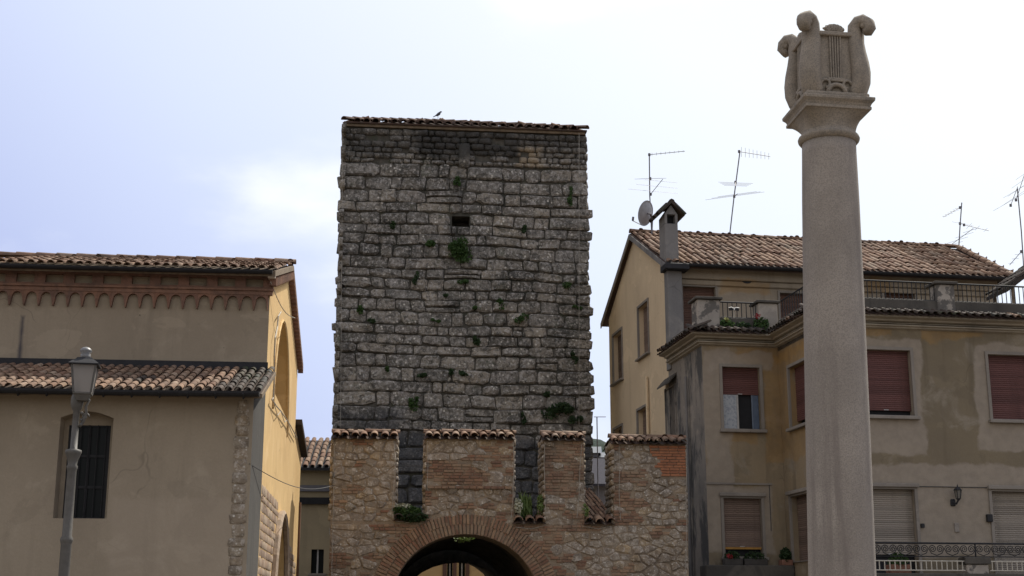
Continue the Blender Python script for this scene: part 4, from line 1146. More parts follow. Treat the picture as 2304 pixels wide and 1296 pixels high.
# cables strung on the facade
def fac_cable(pts, r, mat=M_CABLE, out=-0.06, name='cable'):
    P = []
    for x, y in pts:
        u, z = FA.hv(x, y, out); P.append(FA.w(u, out, z))
    return MB().tube(P, r, 5).build(name, mat, church, fac)
fac_cable([(632, 702), (626, 712), (624, 735), (619, 760), (617, 800), (617, 850), (615, 895), (612, 900)], 0.014)
fac_cable([(612, 898), (622, 914), (632, 925), (642, 940), (652, 955), (660, 970), (668, 985)], 0.012)
fac_cable([(616, 905), (624, 935), (632, 925), (640, 950), (646, 945), (654, 968), (662, 985)], 0.008)
a = CH.w(-0.02, -0.02, CH.hv(558, 1044, 0)[1]); b = GW.w(0.05, -0.05, GW.hv(748, 1092, 0)[1])
pts = [a.lerp(b, i / 16) - Vector((0, 0, 0.22 * math.sin(math.pi * i / 16))) for i in range(17)]
tag(MB().tube(pts, 0.007, 5).build('overhead_wire', M_DARKCABLE, base=a), 'thin dark wire strung from church corner to the gate wall', 'wire')
# looping cable below the nave eave end
pts = [CH.w(0.03 + 0.5 * i / 8 * 0.5, NV - ovn + 0.05 + i * 0.04 * 9, ng - 0.18 - 0.16 * math.sin(math.pi * i / 8)) for i in range(9)]
MB().tube(pts, 0.008, 5).build('eaves_cable', M_CABLE, church, nroof)
# ---------------------------------------------------------------- apartment house on the right
RH = frame_at(1590, 34.5, 9.5, 1100)
BV = -2.7; MV = 3.15
BU = RH.hv(1755, 900, 0)[0]
UM = RH.hv(1503, 700, MV)[0]
RD = RH.hu(1372, 850, UM)[0] - MV
UR = RH.hv(2304, 900, BV)[0] + 2.5
house = thing('apartment_house', RH.w(3, 2, 0), 'weathered ochre and grey plaster apartment house with roof terrace and red roller shutters', 'house')
def left_frame(u0, vback):
    o = RH.w(u0, vback, 0); return Frame(o.x, o.y, 9.5 - 90)
zcb = RH.hv(1660, 772, -0.06)[1]; zct = RH.hv(1660, 749, -0.34)[1]
zcb2 = RH.hv(2100, 741, BV - 0.06)[1]; zct2 = RH.hv(2100, 715, BV - 0.34)[1]
ZT = (zct + zct2) / 2; ZB = ZT - 0.27
# --- plaster with repairs: grey patches round the windows, ochre left under the cornice and at the corner
def house_plaster(name, fr, ochre, grey, base=(0.23, 0.185, 0.125), dark=(0.175, 0.143, 0.10)):
    t = plaster(name, base, dark, (0.29, 0.248, 0.19), 0.35, 0.6)
    bc = t.b.inputs['Base Color'].links[0].from_socket
    for (u0, u1, z0, z1) in ochre:
        bc = t.mix(t.math('MULTIPLY', t.rect(fr, u0, u1, z0, z1, 0.05, 0.34, 1.6), 0.45), bc, t.mix(t.rng(t.noise(3, 5), 0.35, 0.7), (0.34, 0.20, 0.065), (0.25, 0.15, 0.06)))
    for (u0, u1, z0, z1) in grey:
        bc = t.mix(t.math('MULTIPLY', t.rect(fr, u0, u1, z0, z1, 0.045, 0.28, 1.3), 0.75), bc, t.mix(t.rng(t.noise(5, 5), 0.3, 0.7), (0.335, 0.285, 0.228), (0.28, 0.238, 0.192)))
    t.col(bc)
    return t.m
def R2(fr, x0, y0, x1, y1, v):
    a = fr.hv(x0, y1, v); b = fr.hv(x1, y0, v); return (a[0], b[0], a[1], b[1])
FV = RH
M_BAY = house_plaster('bay_plaster', RH, [R2(RH, 1660, 785, 1760, 812, 0), R2(RH, 1725, 800, 1765, 1040, 0), R2(RH, 1630, 975, 1700, 992, 0)],
                      [R2(RH, 1588, 785, 1640, 1100, 0), R2(RH, 1600, 795, 1735, 830, 0), R2(RH, 1585, 1095, 1735, 1240, 0)], base=(0.285, 0.222, 0.142))
M_FRONT = house_plaster('front_plaster', RH, [R2(RH, 2070, 738, 2215, 765, BV), R2(RH, 1940, 735, 2000, 748, BV)],
                        [R2(RH, 1930, 765, 2068, 1020, BV), R2(RH, 2205, 775, 2340, 1010, BV), R2(RH, 1940, 1050, 2320, 1250, BV)], base=(0.21, 0.17, 0.112))
M_MAIN = house_plaster('main_plaster', RH, [R2(RH, 1622, 636, 1735, 658, MV), R2(RH, 1945, 632, 2000, 660, MV)], [], base=(0.34, 0.285, 0.215), dark=(0.28, 0.235, 0.18))
M_SIDE = plaster('side_plaster', (0.66, 0.52, 0.34), (0.59, 0.46, 0.305), None, 0.3, 0.2).m
t = plaster('stained_plaster', (0.25, 0.22, 0.185), (0.16, 0.147, 0.132), (0.33, 0.285, 0.23), 0.4, 0.6)
bc = t.b.inputs['Base Color'].links[0].from_socket
bc = t.mix(t.rng(t.noise(1.0, 6, 0.7, vec=t.scaled((1.3, 1.3, 0.6))), 0.48, 0.60), bc, (0.085, 0.082, 0.078))
t.col(bc); M_STAIN = t.m
M_TRIM = plaster('stone_trim', (0.27, 0.24, 0.205), (0.21, 0.187, 0.162), None, 0.3, 0.3).m
M_CORN = plaster('cornice_stone', (0.34, 0.30, 0.235), (0.27, 0.235, 0.19), None, 0.3, 0.5).m
M_DARKP = plaster('blackened_parapet', (0.10, 0.09, 0.076), (0.065, 0.06, 0.054), (0.125, 0.112, 0.095), 0.5, 0.7).m
M_GREYST = plaster('grey_stack', (0.21, 0.20, 0.19), (0.15, 0.145, 0.142), (0.27, 0.25, 0.225), 0.4, 0.7).m
def slatmat(name, c):
    t = NT(name, 0.65, 0.3); k = t.ramp(t.n('ShaderNodeNewGeometry').outputs['Random Per Island'], [(0, tuple(q * 0.78 for q in c)), (0.5, c), (1, tuple(q * 1.16 for q in c))])
    k = t.mix(t.rng(t.noise(1.0, 5, 0.6, vec=t.scaled((4, 4, 0.4))), 0.45, 0.75, 0, 0.5), k, tuple(q * 0.55 for q in c))
    t.col(k); return t.m
M_SHR = slatmat('red_shutter', (0.12, 0.052, 0.045))
M_SHB = slatmat('brown_shutter', (0.19, 0.135, 0.105))
M_SHG = slatmat('beige_shutter', (0.26, 0.225, 0.185))
M_SHD = slatmat('dark_door_shutter', (0.11, 0.058, 0.040))
M_ORST = simple('ochre_strip', (0.42, 0.22, 0.05), 0.7)
t = NT('curtain_glass', 0.25, 0.4); t.col(t.mix(t.rng(t.noise(14, 4), 0.4, 0.65), (0.36, 0.38, 0.40), (0.24, 0.26, 0.29))); M_CURT = t.m
M_WFR = simple('white_frame', (0.42, 0.41, 0.39), 0.6)

def rectpx(fr, x0, y0, x1, y1, v):
    """opening measured on a wall: left/right at mid height, top/bottom at mid width"""
    ym = (y0 + y1) / 2; xm = (x0 + x1) / 2
    return (fr.hv(x0, ym, v)[0], fr.hv(x1, ym, v)[0], fr.hv(xm, y1, v)[1], fr.hv(xm, y0, v)[1])
def rp(r): return [(r[0], r[2]), (r[1], r[2]), (r[1], r[3]), (r[0], r[3])]
def shutter(fr, u0, u1, z0, z1, v, mat, parent, name='shutter', slat=0.05):
    mb = MB(); n = max(1, round((z1 - z0) / slat)); h = (z1 - z0) / n
    for i in range(n):
        a = z0 + i * h
        mb.add([fr.w(u0, v + 0.012, a), fr.w(u1, v + 0.012, a), fr.w(u1, v, a + h * 0.12), fr.w(u0, v, a + h * 0.12), fr.w(u1, v - 0.004, a + h * 0.55), fr.w(u0, v - 0.004, a + h * 0.55), fr.w(u1, v + 0.002, a + h * 0.9), fr.w(u0, v + 0.002, a + h * 0.9), fr.w(u1, v + 0.012, a + h), fr.w(u0, v + 0.012, a + h)],
               [(0, 1, 2, 3), (3, 2, 4, 5), (5, 4, 6, 7), (7, 6, 8, 9)])
    return mb.build(name, mat, house, parent)
def window(fr, r, v, mat, closed=1.0, surround=0.07, sill=0.10, depth=0.22, gap_dark=True, trim=None, name='window', lintel=0.0):
    """a window part (its dark back pane) with frame surround, sill and roller shutter as sub-parts"""
    u0, u1, z0, z1 = r
    w = MB().box(fr, u0 - 0.01, u1 + 0.01, v + depth - 0.02, v + depth + 0.03, z0 - 0.01, z1 + 0.01).build(name, M_BLACK, house)
    tm = trim or M_TRIM; s = surround
    if s:
        MB().poly(fr, [(u0 - s, z0 - 0.02), (u1 + s, z0 - 0.02), (u1 + s, z1 + s), (u0 - s, z1 + s)], v - 0.035, 0.033,
                  holes=[[(u0 + 0.004, z0), (u1 - 0.004, z0), (u1 - 0.004, z1 - 0.004), (u0 + 0.004, z1 - 0.004)]], hole_depth=0.06, back=False).build('surround', tm, house, w)
    if lintel: MB().box(fr, u0 - s - 0.03, u1 + s + 0.03, v - 0.10, v - 0.036, z1 + s - 0.03, z1 + s + lintel).build('lintel', tm, house, w, bevel=0.01)
    if sill: MB().box(fr, u0 - 0.11, u1 + 0.11, v - 0.12, v + 0.10, z0 - sill, z0 - 0.021).build('sill', tm, house, w, bevel=0.01)
    zb = z1 - (z1 - z0) * closed
    if closed > 0:
        sh = shutter(fr, u0 + 0.005, u1 - 0.005, zb, z1, v + depth * 0.55, mat, w)
        if closed < 1: MB().box(fr, (u0 + u1) / 2 - 0.06, (u0 + u1) / 2 + 0.06, v + depth * 0.5, v + depth * 0.55 - 0.004, zb + 0.01, zb + 0.03).build('pull', M_WFR, house, w)
    return w

# --- bay front
b_up = rectpx(RH, 1626, 826, 1711, 965, 0); b_lo = rectpx(RH, 1629, 1121, 1715, 1252, 0)
bay = MB().poly(RH, [(0, 0), (BU, 0), (BU, ZB), (0, ZB)], 0.0, 0, holes=[rp(b_up), rp(b_lo)], hole_depth=0.2).build('bay_wall', M_BAY, house)
w = window(RH, b_up, 0, M_SHR, closed=0.44)
um = b_up[0] + (b_up[1] - b_up[0]) * 0.40; zm = b_up[3] - (b_up[3] - b_up[2]) * 0.44
MB().box(RH, b_up[0] + 0.01, um, 0.135, 0.15, b_up[2] + 0.02, zm).build('curtained_pane', M_CURT, house, w)
MB().box(RH, um, um + 0.05, 0.12, 0.16, b_up[2] + 0.01, zm).build('sash_frame', M_WFR, house, w)
MB().box(RH, b_up[1] - 0.20, b_up[1] - 0.17, 0.13, 0.16, b_up[2] + 0.01, zm).build('open_sash', simple('blue_grey_frame', (0.16, 0.20, 0.26), 0.6), house, w)
MB().box(RH, b_up[1] - 0.165, b_up[1] - 0.01, 0.14, 0.15, b_up[2] + 0.02, zm).build('pane', simple('blue_pane', (0.10, 0.13, 0.18), 0.2), house, w)
w = window(RH, b_lo, 0, M_SHB, closed=0.84, lintel=0.06)
MB().box(RH, b_lo[0] + 0.01, b_lo[1] - 0.01, 0.10, 0.13, b_lo[3] - (b_lo[3] - b_lo[2]) * 0.84 - 0.05, b_lo[3] - (b_lo[3] - b_lo[2]) * 0.84).build('bottom_strip', M_ORST, house, w)
# string line over the lower floor
ls = RH.hv(1660, 1088, -0.04)[1]
MB().box(RH, -0.03, RH.hv(1736, 1090, 0)[0], -0.035, -0.002, ls - 0.025, ls + 0.02).build('string_course', M_TRIM, house, bay)
# --- left flank of the front block, heavily stained
LF = left_frame(0, MV)                                       # its u runs from the back (0) to the front corner (MV)
f_op = rectpx(LF, 1500, 872, 1522, 1010, 0)
flank = MB().poly(LF, [(0, 0), (MV, 0), (MV, ZB), (0, ZB)], 0.0, 0, holes=[rp(f_op)], hole_depth=0.2).build('flank_wall', M_STAIN, house)
window(LF, f_op, 0, M_SHD, closed=1.0, surround=0.05, sill=0, trim=M_STAIN)
cz = LF.hv(1515, 862, 0)[1]
MB().add([LF.w(f_op[0] - .15, 0, cz + 0.25), LF.w(f_op[1] + .15, 0, cz + 0.25), LF.w(f_op[1] + .15, -0.22, cz), LF.w(f_op[0] - .15, -0.22, cz), LF.w(f_op[0] - .15, 0, cz + 0.19), LF.w(f_op[1] + .15, 0, cz + 0.19), LF.w(f_op[1] + .15, -0.22, cz - 0.05), LF.w(f_op[0] - .15, -0.22, cz - 0.05)],
         [(3, 2, 1, 0), (4, 5, 6, 7), (0, 4, 7, 3), (1, 2, 6, 5), (2, 3, 7, 6)]).build('canopy', M_DARKP, house, flank)
p = RH.hv(1522, 870, 0)
MB().tube([LF.w(1.9, -0.08, 0.5), LF.w(1.9, -0.08, LF.hv(1525, 862, 0)[1])], 0.035, 7).build('downpipe', M_GREYST, house, flank)
# --- left side of the projecting block (faces left), with two deep windows
LB = left_frame(BU, 0)
lb_w = -BV
l_up = rectpx(LB, 1777, 815, 1826, 955, 0); l_lo = rectpx(LB, 1782, 1112, 1828, 1262, 0)
def clampw(r): return (max(r[0], 0.35), min(r[1], lb_w - 0.35), r[2], r[3])
l_up = clampw(l_up); l_lo = clampw(l_lo)
lbw = MB().poly(LB, [(0, 0), (lb_w, 0), (lb_w, ZB), (0, ZB)], 0.0, 0, holes=[rp(l_up), rp(l_lo)], hole_depth=0.3).build('return_wall', M_BAY, house)
window(LB, l_up, 0, M_SHR, closed=0.9, depth=0.3); window(LB, l_lo, 0, M_SHB, closed=1.0, depth=0.3, lintel=0.06, sill=0)
# --- projecting block front
r1 = rectpx(RH, 1938, 787, 2052, 934, BV); r2 = rectpx(RH, 2227, 799, 2345, 944, BV)
r3 = rectpx(RH, 1948, 1100, 2063, 1290, BV); r4 = rectpx(RH, 2237, 1106, 2356, 1292, BV)
front = MB().poly(RH, [(BU, 0), (UR, 0), (UR, ZB), (BU, ZB)], BV, 0, holes=[rp(r1), rp(r2), rp(r3), rp(r4)], hole_depth=0.24).build('front_wall', M_FRONT, house)
window(RH, r1, BV, M_SHR, closed=0.92, depth=0.24); window(RH, r2, BV, M_SHR, closed=1.0, depth=0.24)
window(RH, r3, BV, M_SHG, closed=0.78, depth=0.24, lintel=0.06, sill=0); window(RH, r4, BV, M_SHG, closed=1.0, depth=0.24, lintel=0.06, sill=0)
zl = RH.hv(2150, 1096, BV)[1]
MB().tube([RH.w(r3[1] + 0.12, BV - 0.012, zl), RH.w(r4[0] - 0.1, BV - 0.012, zl)], 0.010, 5).build('wall_cable', M_DARKCABLE, house, front)
for (x, y, s) in ((2075, 1183, 0.05), (2226, 1166, 0.09)):
    u, z = RH.hv(x, y, BV); MB().box(RH, u - s, u + s * 0.6, BV - 0.08, BV, z - s, z + s).build('shutter_stop', M_IRON, house, front, bevel=0.01)
u, z = RH.hv(2152, 1187, BV); MB().box(RH, u - 0.06, u + 0.06, BV - 0.03, BV, z - 0.11, z + 0.11).build('meter_box', M_TRIM, house, front, bevel=0.01)
u, z = RH.hv(1735, 1195, 0); MB().tube([RH.w(u, -0.01, ls), RH.w(u, -0.012, z)], 0.009, 5).build('wall_cable', M_DARKCABLE, house, bay)
# far right side closes the block
mb = MB().add([RH.w(UR, BV, 0), RH.w(UR, MV, 0), RH.w(UR, MV, ZB), RH.w(UR, BV, ZB)], [(0, 1, 2, 3)]); mb.build('end_wall', M_SIDE, house)
# --- cornice round the front blocks: two mouldings and a soffit, then the terrace slab
def cornice_run(path, z0, z1, out, name):
    """moulding that follows a plan path of (u, v) corners, offset outwards to the left of travel"""
    mb = MB(); P = [Vector(p) for p in path]; prof = [(0.0, z0), (out * 0.55, z0 + (z1 - z0) * 0.25), (out * 0.6, z0 + (z1 - z0) * 0.5), (out, z0 + (z1 - z0) * 0.7), (out, z1), (0.0, z1)]
    k0 = 0; n = len(prof)
    for i, p in enumerate(P):
        a = (P[i] - P[i - 1]).normalized() if i else None; b = (P[i + 1] - P[i]).normalized() if i < len(P) - 1 else None
        na = Vector((a.y, -a.x)) if a else None; nb = Vector((b.y, -b.x)) if b else None
        if a and b:
            m = (na + nb).normalized(); m = m / max(0.3, m.dot(na))
        else: m = na or nb
        for (o, z) in prof: mb.v.append(RH.w(p.x + m.x * o, p.y + m.y * o, z))
    for i in range(len(P) - 1):
        for j in range(n):
            a = i * n + j; b = i * n + (j + 1) % n; mb.f.append((a, b, b + n, a + n))
    mb.f.append(tuple(range(n))); mb.f.append(tuple((len(P) - 1) * n + j for j in reversed(range(n))))
    return mb.build(name, M_CORN, house)
path = [(0, MV - 0.3), (0, 0), (BU, 0), (BU, BV), (UR, BV)]
cornice_run(path, ZB - 0.004, ZB + 0.09, 0.16, 'lower_cornice'); cornice_run(path, ZB + 0.14, ZT + 0.01, 0.36, 'upper_cornice')
cornice_run(path, ZB + 0.09, ZB + 0.14, 0.13, 'cornice_neck')
ter = MB().poly(W0, [(0, 0)], 0) if False else MB()
for (ua, ub, va, vb) in ((0.02, BU - 0.0, 0.02, MV), (BU, UR - 0.02, BV + 0.02, MV)):
    ter.box(RH, ua, ub, va, vb, ZB - 0.1, ZT + 0.02)
terrace = ter.build('terrace_slab', M_DARKP, house)
# tile skirt along the terrace edge
def skirt(a, b, n_out, mesh=TILE_D, zed=None):
    A = RH.w(*a, ZT + 0.02); B = RH.w(*b, ZT + 0.02); ex = (B - A).normalized(); n = max(2, round((B - A).length / 0.20))
    out = RH.U * n_out[0] + RH.V * n_out[1]
    ey = (-out * math.cos(R(22)) + UP * math.sin(R(22)))
    tile_field(house, terrace, A + out * 0.42, ex, ey, n, 1, (B - A).length / n, 0.52, r=rc, mesh=mesh, name='skirt_tile', shape=lambda p, q, m: TILE if rc.random() < 0.05 else m)
skirt((-0.40, 0), (BU - 0.45, 0), (0, -1)); skirt((0, MV - 0.3), (0, -0.40), (-1, 0)); skirt((BU, -0.45), (BU, BV - 0.4), (-1, 0)); skirt((BU - 0.40, BV), (UR, BV), (0, -1))
# parapet wall behind the skirt on the projecting block
zp = RH.hv(2100, 676, BV + 0.05)[1]
MB().box(RH, BU + 0.05, UR - 0.03, BV + 0.05, BV + 0.25, ZT + 0.02, zp).build('front_parapet', M_DARKP, house, terrace, bevel=0.015)
MB().box(RH, BU + 0.045, BU + 0.245, BV + 0.25, 0.0, ZT + 0.02, zp - 0.05).build('return_parapet', M_DARKP, house, terrace, bevel=0.015)
zp0 = RH.hv(1660, 715, 0.05)[1]
MB().box(RH, 0.05, BU + 0.04, 0.06, 0.24, ZT + 0.02, zp0).build('bay_parapet', M_DARKP, house, terrace, bevel=0.015)
MB().box(RH, 0.05, 0.23, 0.24, MV - 0.35, ZT + 0.02, zp0).build('flank_parapet', M_DARKP, house, terrace, bevel=0.015)
t = plaster('peeling_pillar', (0.36, 0.32, 0.27), (0.27, 0.245, 0.215), (0.44, 0.39, 0.33), 0.4, 0.3)
bc = t.b.inputs['Base Color'].links[0].from_socket
t.col(t.mix(t.rng(t.noise(2.4, 6, 0.6), 0.5, 0.56), bc, (0.125, 0.115, 0.103))); M_PILL = t.m
def pillar(x0, y0, x1, y1, v, dv):
    r = rectpx(RH, x0, y0, x1, y1, v)
    o = MB().box(RH, r[0], r[1], v, v + dv, ZT + 0.02, r[3]).build('terrace_pillar', M_PILL, house, bevel=0.02)
    MB().box(RH, r[0] - 0.07, r[1] + 0.07, v - 0.07, v + dv + 0.07, r[3] + 0.002, r[3] + 0.07).build('pillar_cap', M_DARKP, house, o, bevel=0.01)
pillar(1570, 674, 1620, 745, 0.0, 0.55); pillar(1708, 682, 1750, 740, 0.0, 0.5); pillar(2108, 640, 2148, 676, BV + 0.02, 0.4)
def railing(p0, p1, z0, z1, n, mat=M_IRON, r=0.012, root=house, parent=None):
    A, B = RH.w(*p0, 0), RH.w(*p1, 0)
    top = MB().tube([A + UP * z1, B + UP * z1], 0.022, 6).build('rail', mat, root, parent or terrace)
    MB().tube([A + UP * z0, B + UP * z0], 0.016, 6).build('rail', mat, root, parent or terrace)
    bm_ = MB().lathe((0, 0, 0), [(r, 0), (r, 1)], 6); me = raw_mesh('baluster_shape', [tuple(v) for v in bm_.v], bm_.f, mat)
    for i in range(n):
        q = A.lerp(B, (i + 0.5) / n)
        inst('baluster', me, root, Matrix.Translation(q + UP * z0) @ Matrix.Diagonal((1, 1, z1 - z0, 1)), parent or terrace)
z1 = RH.hv(1660, 680, 0.1)[1]
railing((RH.hv(1622, 690, .1)[0], 0.14), (RH.hv(1706, 690, .1)[0], 0.14), zp0 + 0.02, z1, 8)
zr1 = RH.hv(2030, 634, BV + 0.15)[1]
ux = RH.hv(2106, 650, BV + .15)[0]; uy = RH.hv(2150, 650, BV + .15)[0]
railing((BU + 0.2, BV + 0.15), (ux, BV + 0.15), zp + 0.02, zr1, round((ux - BU - 0.2) / 0.118)); railing((uy, BV + 0.15), (UR - 0.1, BV + 0.15), zp + 0.02, zr1, round((UR - 0.1 - uy) / 0.118))
railing((BU + 0.14, -0.05), (BU + 0.14, BV + 0.2), zp - 0.03, zr1, 14)

# --- main block behind the terrace
zg = RH.hv(1800, 604, MV - 0.5)[1]                            # eaves
MR = MV + RD / 2
zrd = RH.hv(1900, 548, MR)[1]
ue = RH.hv(2282, 622, MV - 0.5)[0]                           # right eave corner (hip)
uh = RH.hv(2155, 563, MR)[0]
UE = ue - 0.35
d1 = rectpx(RH, 1537, 645, 1611, 760, MV); d2 = rectpx(RH, 1756, 660, 1822, 760, MV); d3 = rectpx(RH, 1990, 640, 2060, 740, MV)
mainw = MB().poly(RH, [(UM, 0), (UE, 0), (UE, zg), (UM, zg)], MV, 0, holes=[rp((d[0], d[1], ZT + 0.05, d[3])) for d in (d1, d2, d3)], hole_depth=0.25).build('main_wall', M_MAIN, house)
for d in (d1, d2, d3): window(RH, (d[0], d[1], ZT + 0.05, d[3]), MV, M_SHD, closed=1.0, sill=0, surround=0.06, name='terrace_door')
MB().box(RH, UM + 0.3, UE, MV - 0.16, MV - 0.002, zg - 0.34, zg - 0.004).build('eaves_cornice', M_MAIN, house, mainw, bevel=0.02)
MB().box(RH, UM + 0.3, UE, MV - 0.08, MV - 0.002, zg - 0.50, zg - 0.344).build('eaves_fascia', M_MAIN, house, mainw, bevel=0.02)
u, z = RH.hv(1680, 632, MV - 0.05)
mb = MB(); 
mb.add([RH.w(u + 0.14 * math.cos(2 * math.pi * j / 16), MV - 0.10, z + 0.085 * math.sin(2 * math.pi * j / 16)) for j in range(16)] + [RH.w(u + 0.16 * math.cos(2 * math.pi * j / 16), MV - 0.002, z + 0.10 * math.sin(2 * math.pi * j / 16)) for j in range(16)],
       [tuple(range(16))] + [(j, j + 16, (j + 1) % 16 + 16, (j + 1) % 16) for j in range(16)])
mb.build('bulkhead_lamp', M_IRON, house, mainw)
LM = left_frame(UM, MV + RD)
g0 = [(0, 0), (RD, 0), (RD, zg), (RD / 2, zrd - 0.06), (0, zg)]
sw = [rectpx(LM, 1437, 684, 1460, 800, 0), rectpx(LM, 1380, 748, 1401, 858, 0), rectpx(LM, 1436, 918, 1459, 1060, 0), rectpx(LM, 1382, 962, 1402, 1060, 0)]
side = MB().poly(LM, g0, 0.0, 0, holes=[rp(r) for r in sw], hole_depth=0.3).build('gable_wall', M_SIDE, house)
for i, r in enumerate(sw): window(LM, r, 0, M_SHB, closed=1.0, depth=0.3, surround=0.07, sill=0.08)
MB().tube([LM.w(LM.hv(1460, 850, 0)[0], -0.07, 1.0), LM.w(LM.hv(1460, 850, 0)[0], -0.07, LM.hv(1460, 848, 0)[1])], 0.045, 7).build('downpipe', M_SIDE, house, side)
mb = MB().add([RH.w(UM, MV + RD, 0), RH.w(UE, MV + RD, 0), RH.w(UE, MV + RD, zg), RH.w(UM, MV + RD, zg)], [(3, 2, 1, 0)])
mb.add([RH.w(UE, MV, 0), RH.w(UE, MV + RD, 0), RH.w(UE, MV + RD, zg), RH.w(UE, MV, zg)], [(0, 1, 2, 3)]); mb.build('back_wall', M_SIDE, house)
# roof
og = 0.14; oe = 0.5
E0 = RH.w(UM - og, MV - oe, zg - 0.02); E1 = RH.w(ue, MV - oe, zg - 0.02); T0 = RH.w(UM - og, MR, zrd); T1 = RH.w(uh, MR, zrd); B0 = RH.w(UM - og, MV + RD + oe, zg - 0.02); B1 = RH.w(ue, MV + RD + oe, zg - 0.02)
dn = Vector((0, 0, -0.12))
hroof = MB().add([E0, E1, T1, T0, B1, B0] + [p + dn for p in (E0, E1, T1, T0, B1, B0)], [(0, 1, 2, 3), (3, 2, 4, 5), (1, 4, 2), (6, 9, 8, 7), (9, 11, 10, 8), (7, 8, 10), (0, 6, 7, 1), (1, 7, 10, 4), (4, 10, 11, 5), (0, 3, 9, 6), (3, 5, 11, 9)]).build('roof', M_UNDER, house)
ex = RH.U; ey = (T0 - E0); sl_len = ey.length; ey.normalize()
wid = ue - (UM - og); nco = round(wid / 0.21); hipf = (ue - uh) / wid
keep = lambda a, b: a < 1 - b * hipf + 0.012
nrw = 7
tl = tile_field(house, hroof, E0 + UP * 0.01, ex, ey, nco, nrw, wid / nco, sl_len / nrw, keep=lambda a, b: keep(a, b) and a < 0.80, r=rc, under=False, jit=1.5, wr=(0.66, 0.76))
tile_field(house, hroof, E0 + UP * 0.01, ex, ey, nco, nrw, wid / nco, sl_len / nrw, keep=lambda a, b: keep(a, b) and a >= 0.80, r=rc, under=False, jit=1.5, wr=(0.66, 0.76), joined=True)
eyb = (T0 - B0).normalized()
tile_field(house, hroof, B1 + UP * 0.01, -ex, eyb, nco, nrw, wid / nco, sl_len / nrw, keep=lambda a, b: a > b * hipf, joined=True, under=False, r=rc)
# hip face
exh = (B1 - E1).normalized(); wh = (B1 - E1).length; eyh = (T1 - E1); eyh = eyh - exh * eyh.dot(exh); lh = eyh.length; eyh.normalize()
tile_field(house, hroof, E1 + UP * 0.01, exh, eyh, round(wh / 0.2), 7, wh / round(wh / 0.2), lh / 7, keep=lambda a, b: b * 0.5 < a < 1 - b * 0.5, joined=True, under=False, r=rc)
nrid = round((uh - UM + og) / 0.45)
for i in range(nrid):
    l = (uh - UM + og) / nrid; o = RH.w(UM - og + i * l, MR, zrd + 0.05)
    inst('ridge_tile', TILE, house, axes(o, -RH.V, RH.U, UP, 0.26, l * 1.08, 0.26), hroof)
d = T1 - E1
for i in range(9):
    y2 = d.normalized(); x2 = y2.cross(UP).normalized(); z2 = x2.cross(y2)
    inst('hip_tile', TILE, house, axes(E1 + d * (i / 9) + z2 * 0.05, x2, y2, z2, 0.25, d.length / 9 * 1.1, 0.25), hroof)
gutter(RH, UM + 0.5, ue, MV - oe - 0.07, zg - 0.03, 0.09, house, hroof, 0.0)
# verge boards on the gable
for (pa, pb, mt) in ((T0, E0, M_GREYST), (B0, T0, M_TRIM)):
    n_ = (pa - pb).normalized(); off = -RH.U * 0.035
    a, b = pa + off + UP * -0.02, pb + off + UP * -0.02
    MB().add([a, b, b + UP * -0.17, a + UP * -0.17, a - off * 0.9, b - off * 0.9, b + UP * -0.17 - off * 0.9, a + UP * -0.17 - off * 0.9], [(0, 1, 2, 3), (7, 6, 5, 4), (0, 4, 5, 1), (2, 6, 7, 3), (1, 5, 6, 2), (0, 3, 7, 4)]).build('verge_board', mt, house, hroof)
# chimney stack on the corner
cu0, cu1 = RH.hv(1504, 700, MV - 0.36)[0], RH.hv(1537, 700, MV - 0.36)[0]
stack = MB().box(RH, cu0, cu1, MV - 0.36, MV - 0.002, ZT - 0.4, zg + 0.05).build('flue_stack', M_GREYST, house, bevel=0.02)
MB().box(RH, cu0 - 0.12, cu1 + 0.16, MV - 0.62, MV - 0.05, zg - 0.20, zg - 0.02).build('flue_shelf', M_GUTTER, house, stack, bevel=0.02)
cv0, cv1 = MV - 0.30, MV + 0.32
k0, k1 = RH.hv(1497, 540, cv0)[0], RH.hv(1526, 540, cv0)[0]
zc1 = RH.hv(1512, 503, cv0)[1]
chim = MB().box(RH, k0, k1, cv0, cv1, zg - 0.1, zc1).build('chimney', M_GREYST, house, hroof, bevel=0.01)
# gabled chimney cap on little piers, its front gable open
zca = RH.hv(1513, 456, cv0 - 0.1)[1]; zce = RH.hv(1513, 480, cv0 - 0.1)[1]; km = (k0 + k1) / 2; hw = (k1 - k0) / 2
for (a, b) in ((k0, k0 + 0.07), (k1 - 0.07, k1)):
    MB().box(RH, a, b, cv0, cv1, zc1 + 0.002, zce).build('cap_pier', M_GREYST, house, chim)
MB().box(RH, k0 + 0.071, k1 - 0.071, cv0 + 0.2, cv1 - 0.05, zc1 + 0.002, zce - 0.01).build('flue_mouth', M_BLACK, house, chim)
MB().poly(RH, [(k0, zce + 0.002), (k1, zce + 0.002), (km, zca - 0.04)], cv0, cv1 - cv0).build('cap_gable', M_GREYST, house, chim)
for s in (-1, 1):
    a = [RH.w(km, cv0 - 0.1, zca), RH.w(km, cv1 + 0.1, zca), RH.w(km + s * (hw + 0.19), cv1 + 0.1, zce - 0.05), RH.w(km + s * (hw + 0.19), cv0 - 0.1, zce - 0.05)]
    MB().add(a + [p + UP * 0.13 for p in a], [(0, 1, 2, 3), (7, 6, 5, 4), (0, 4, 5, 1), (1, 5, 6, 2), (2, 6, 7, 3), (3, 7, 4, 0)]).build('cap_slab', M_TILE_D, house, chim)
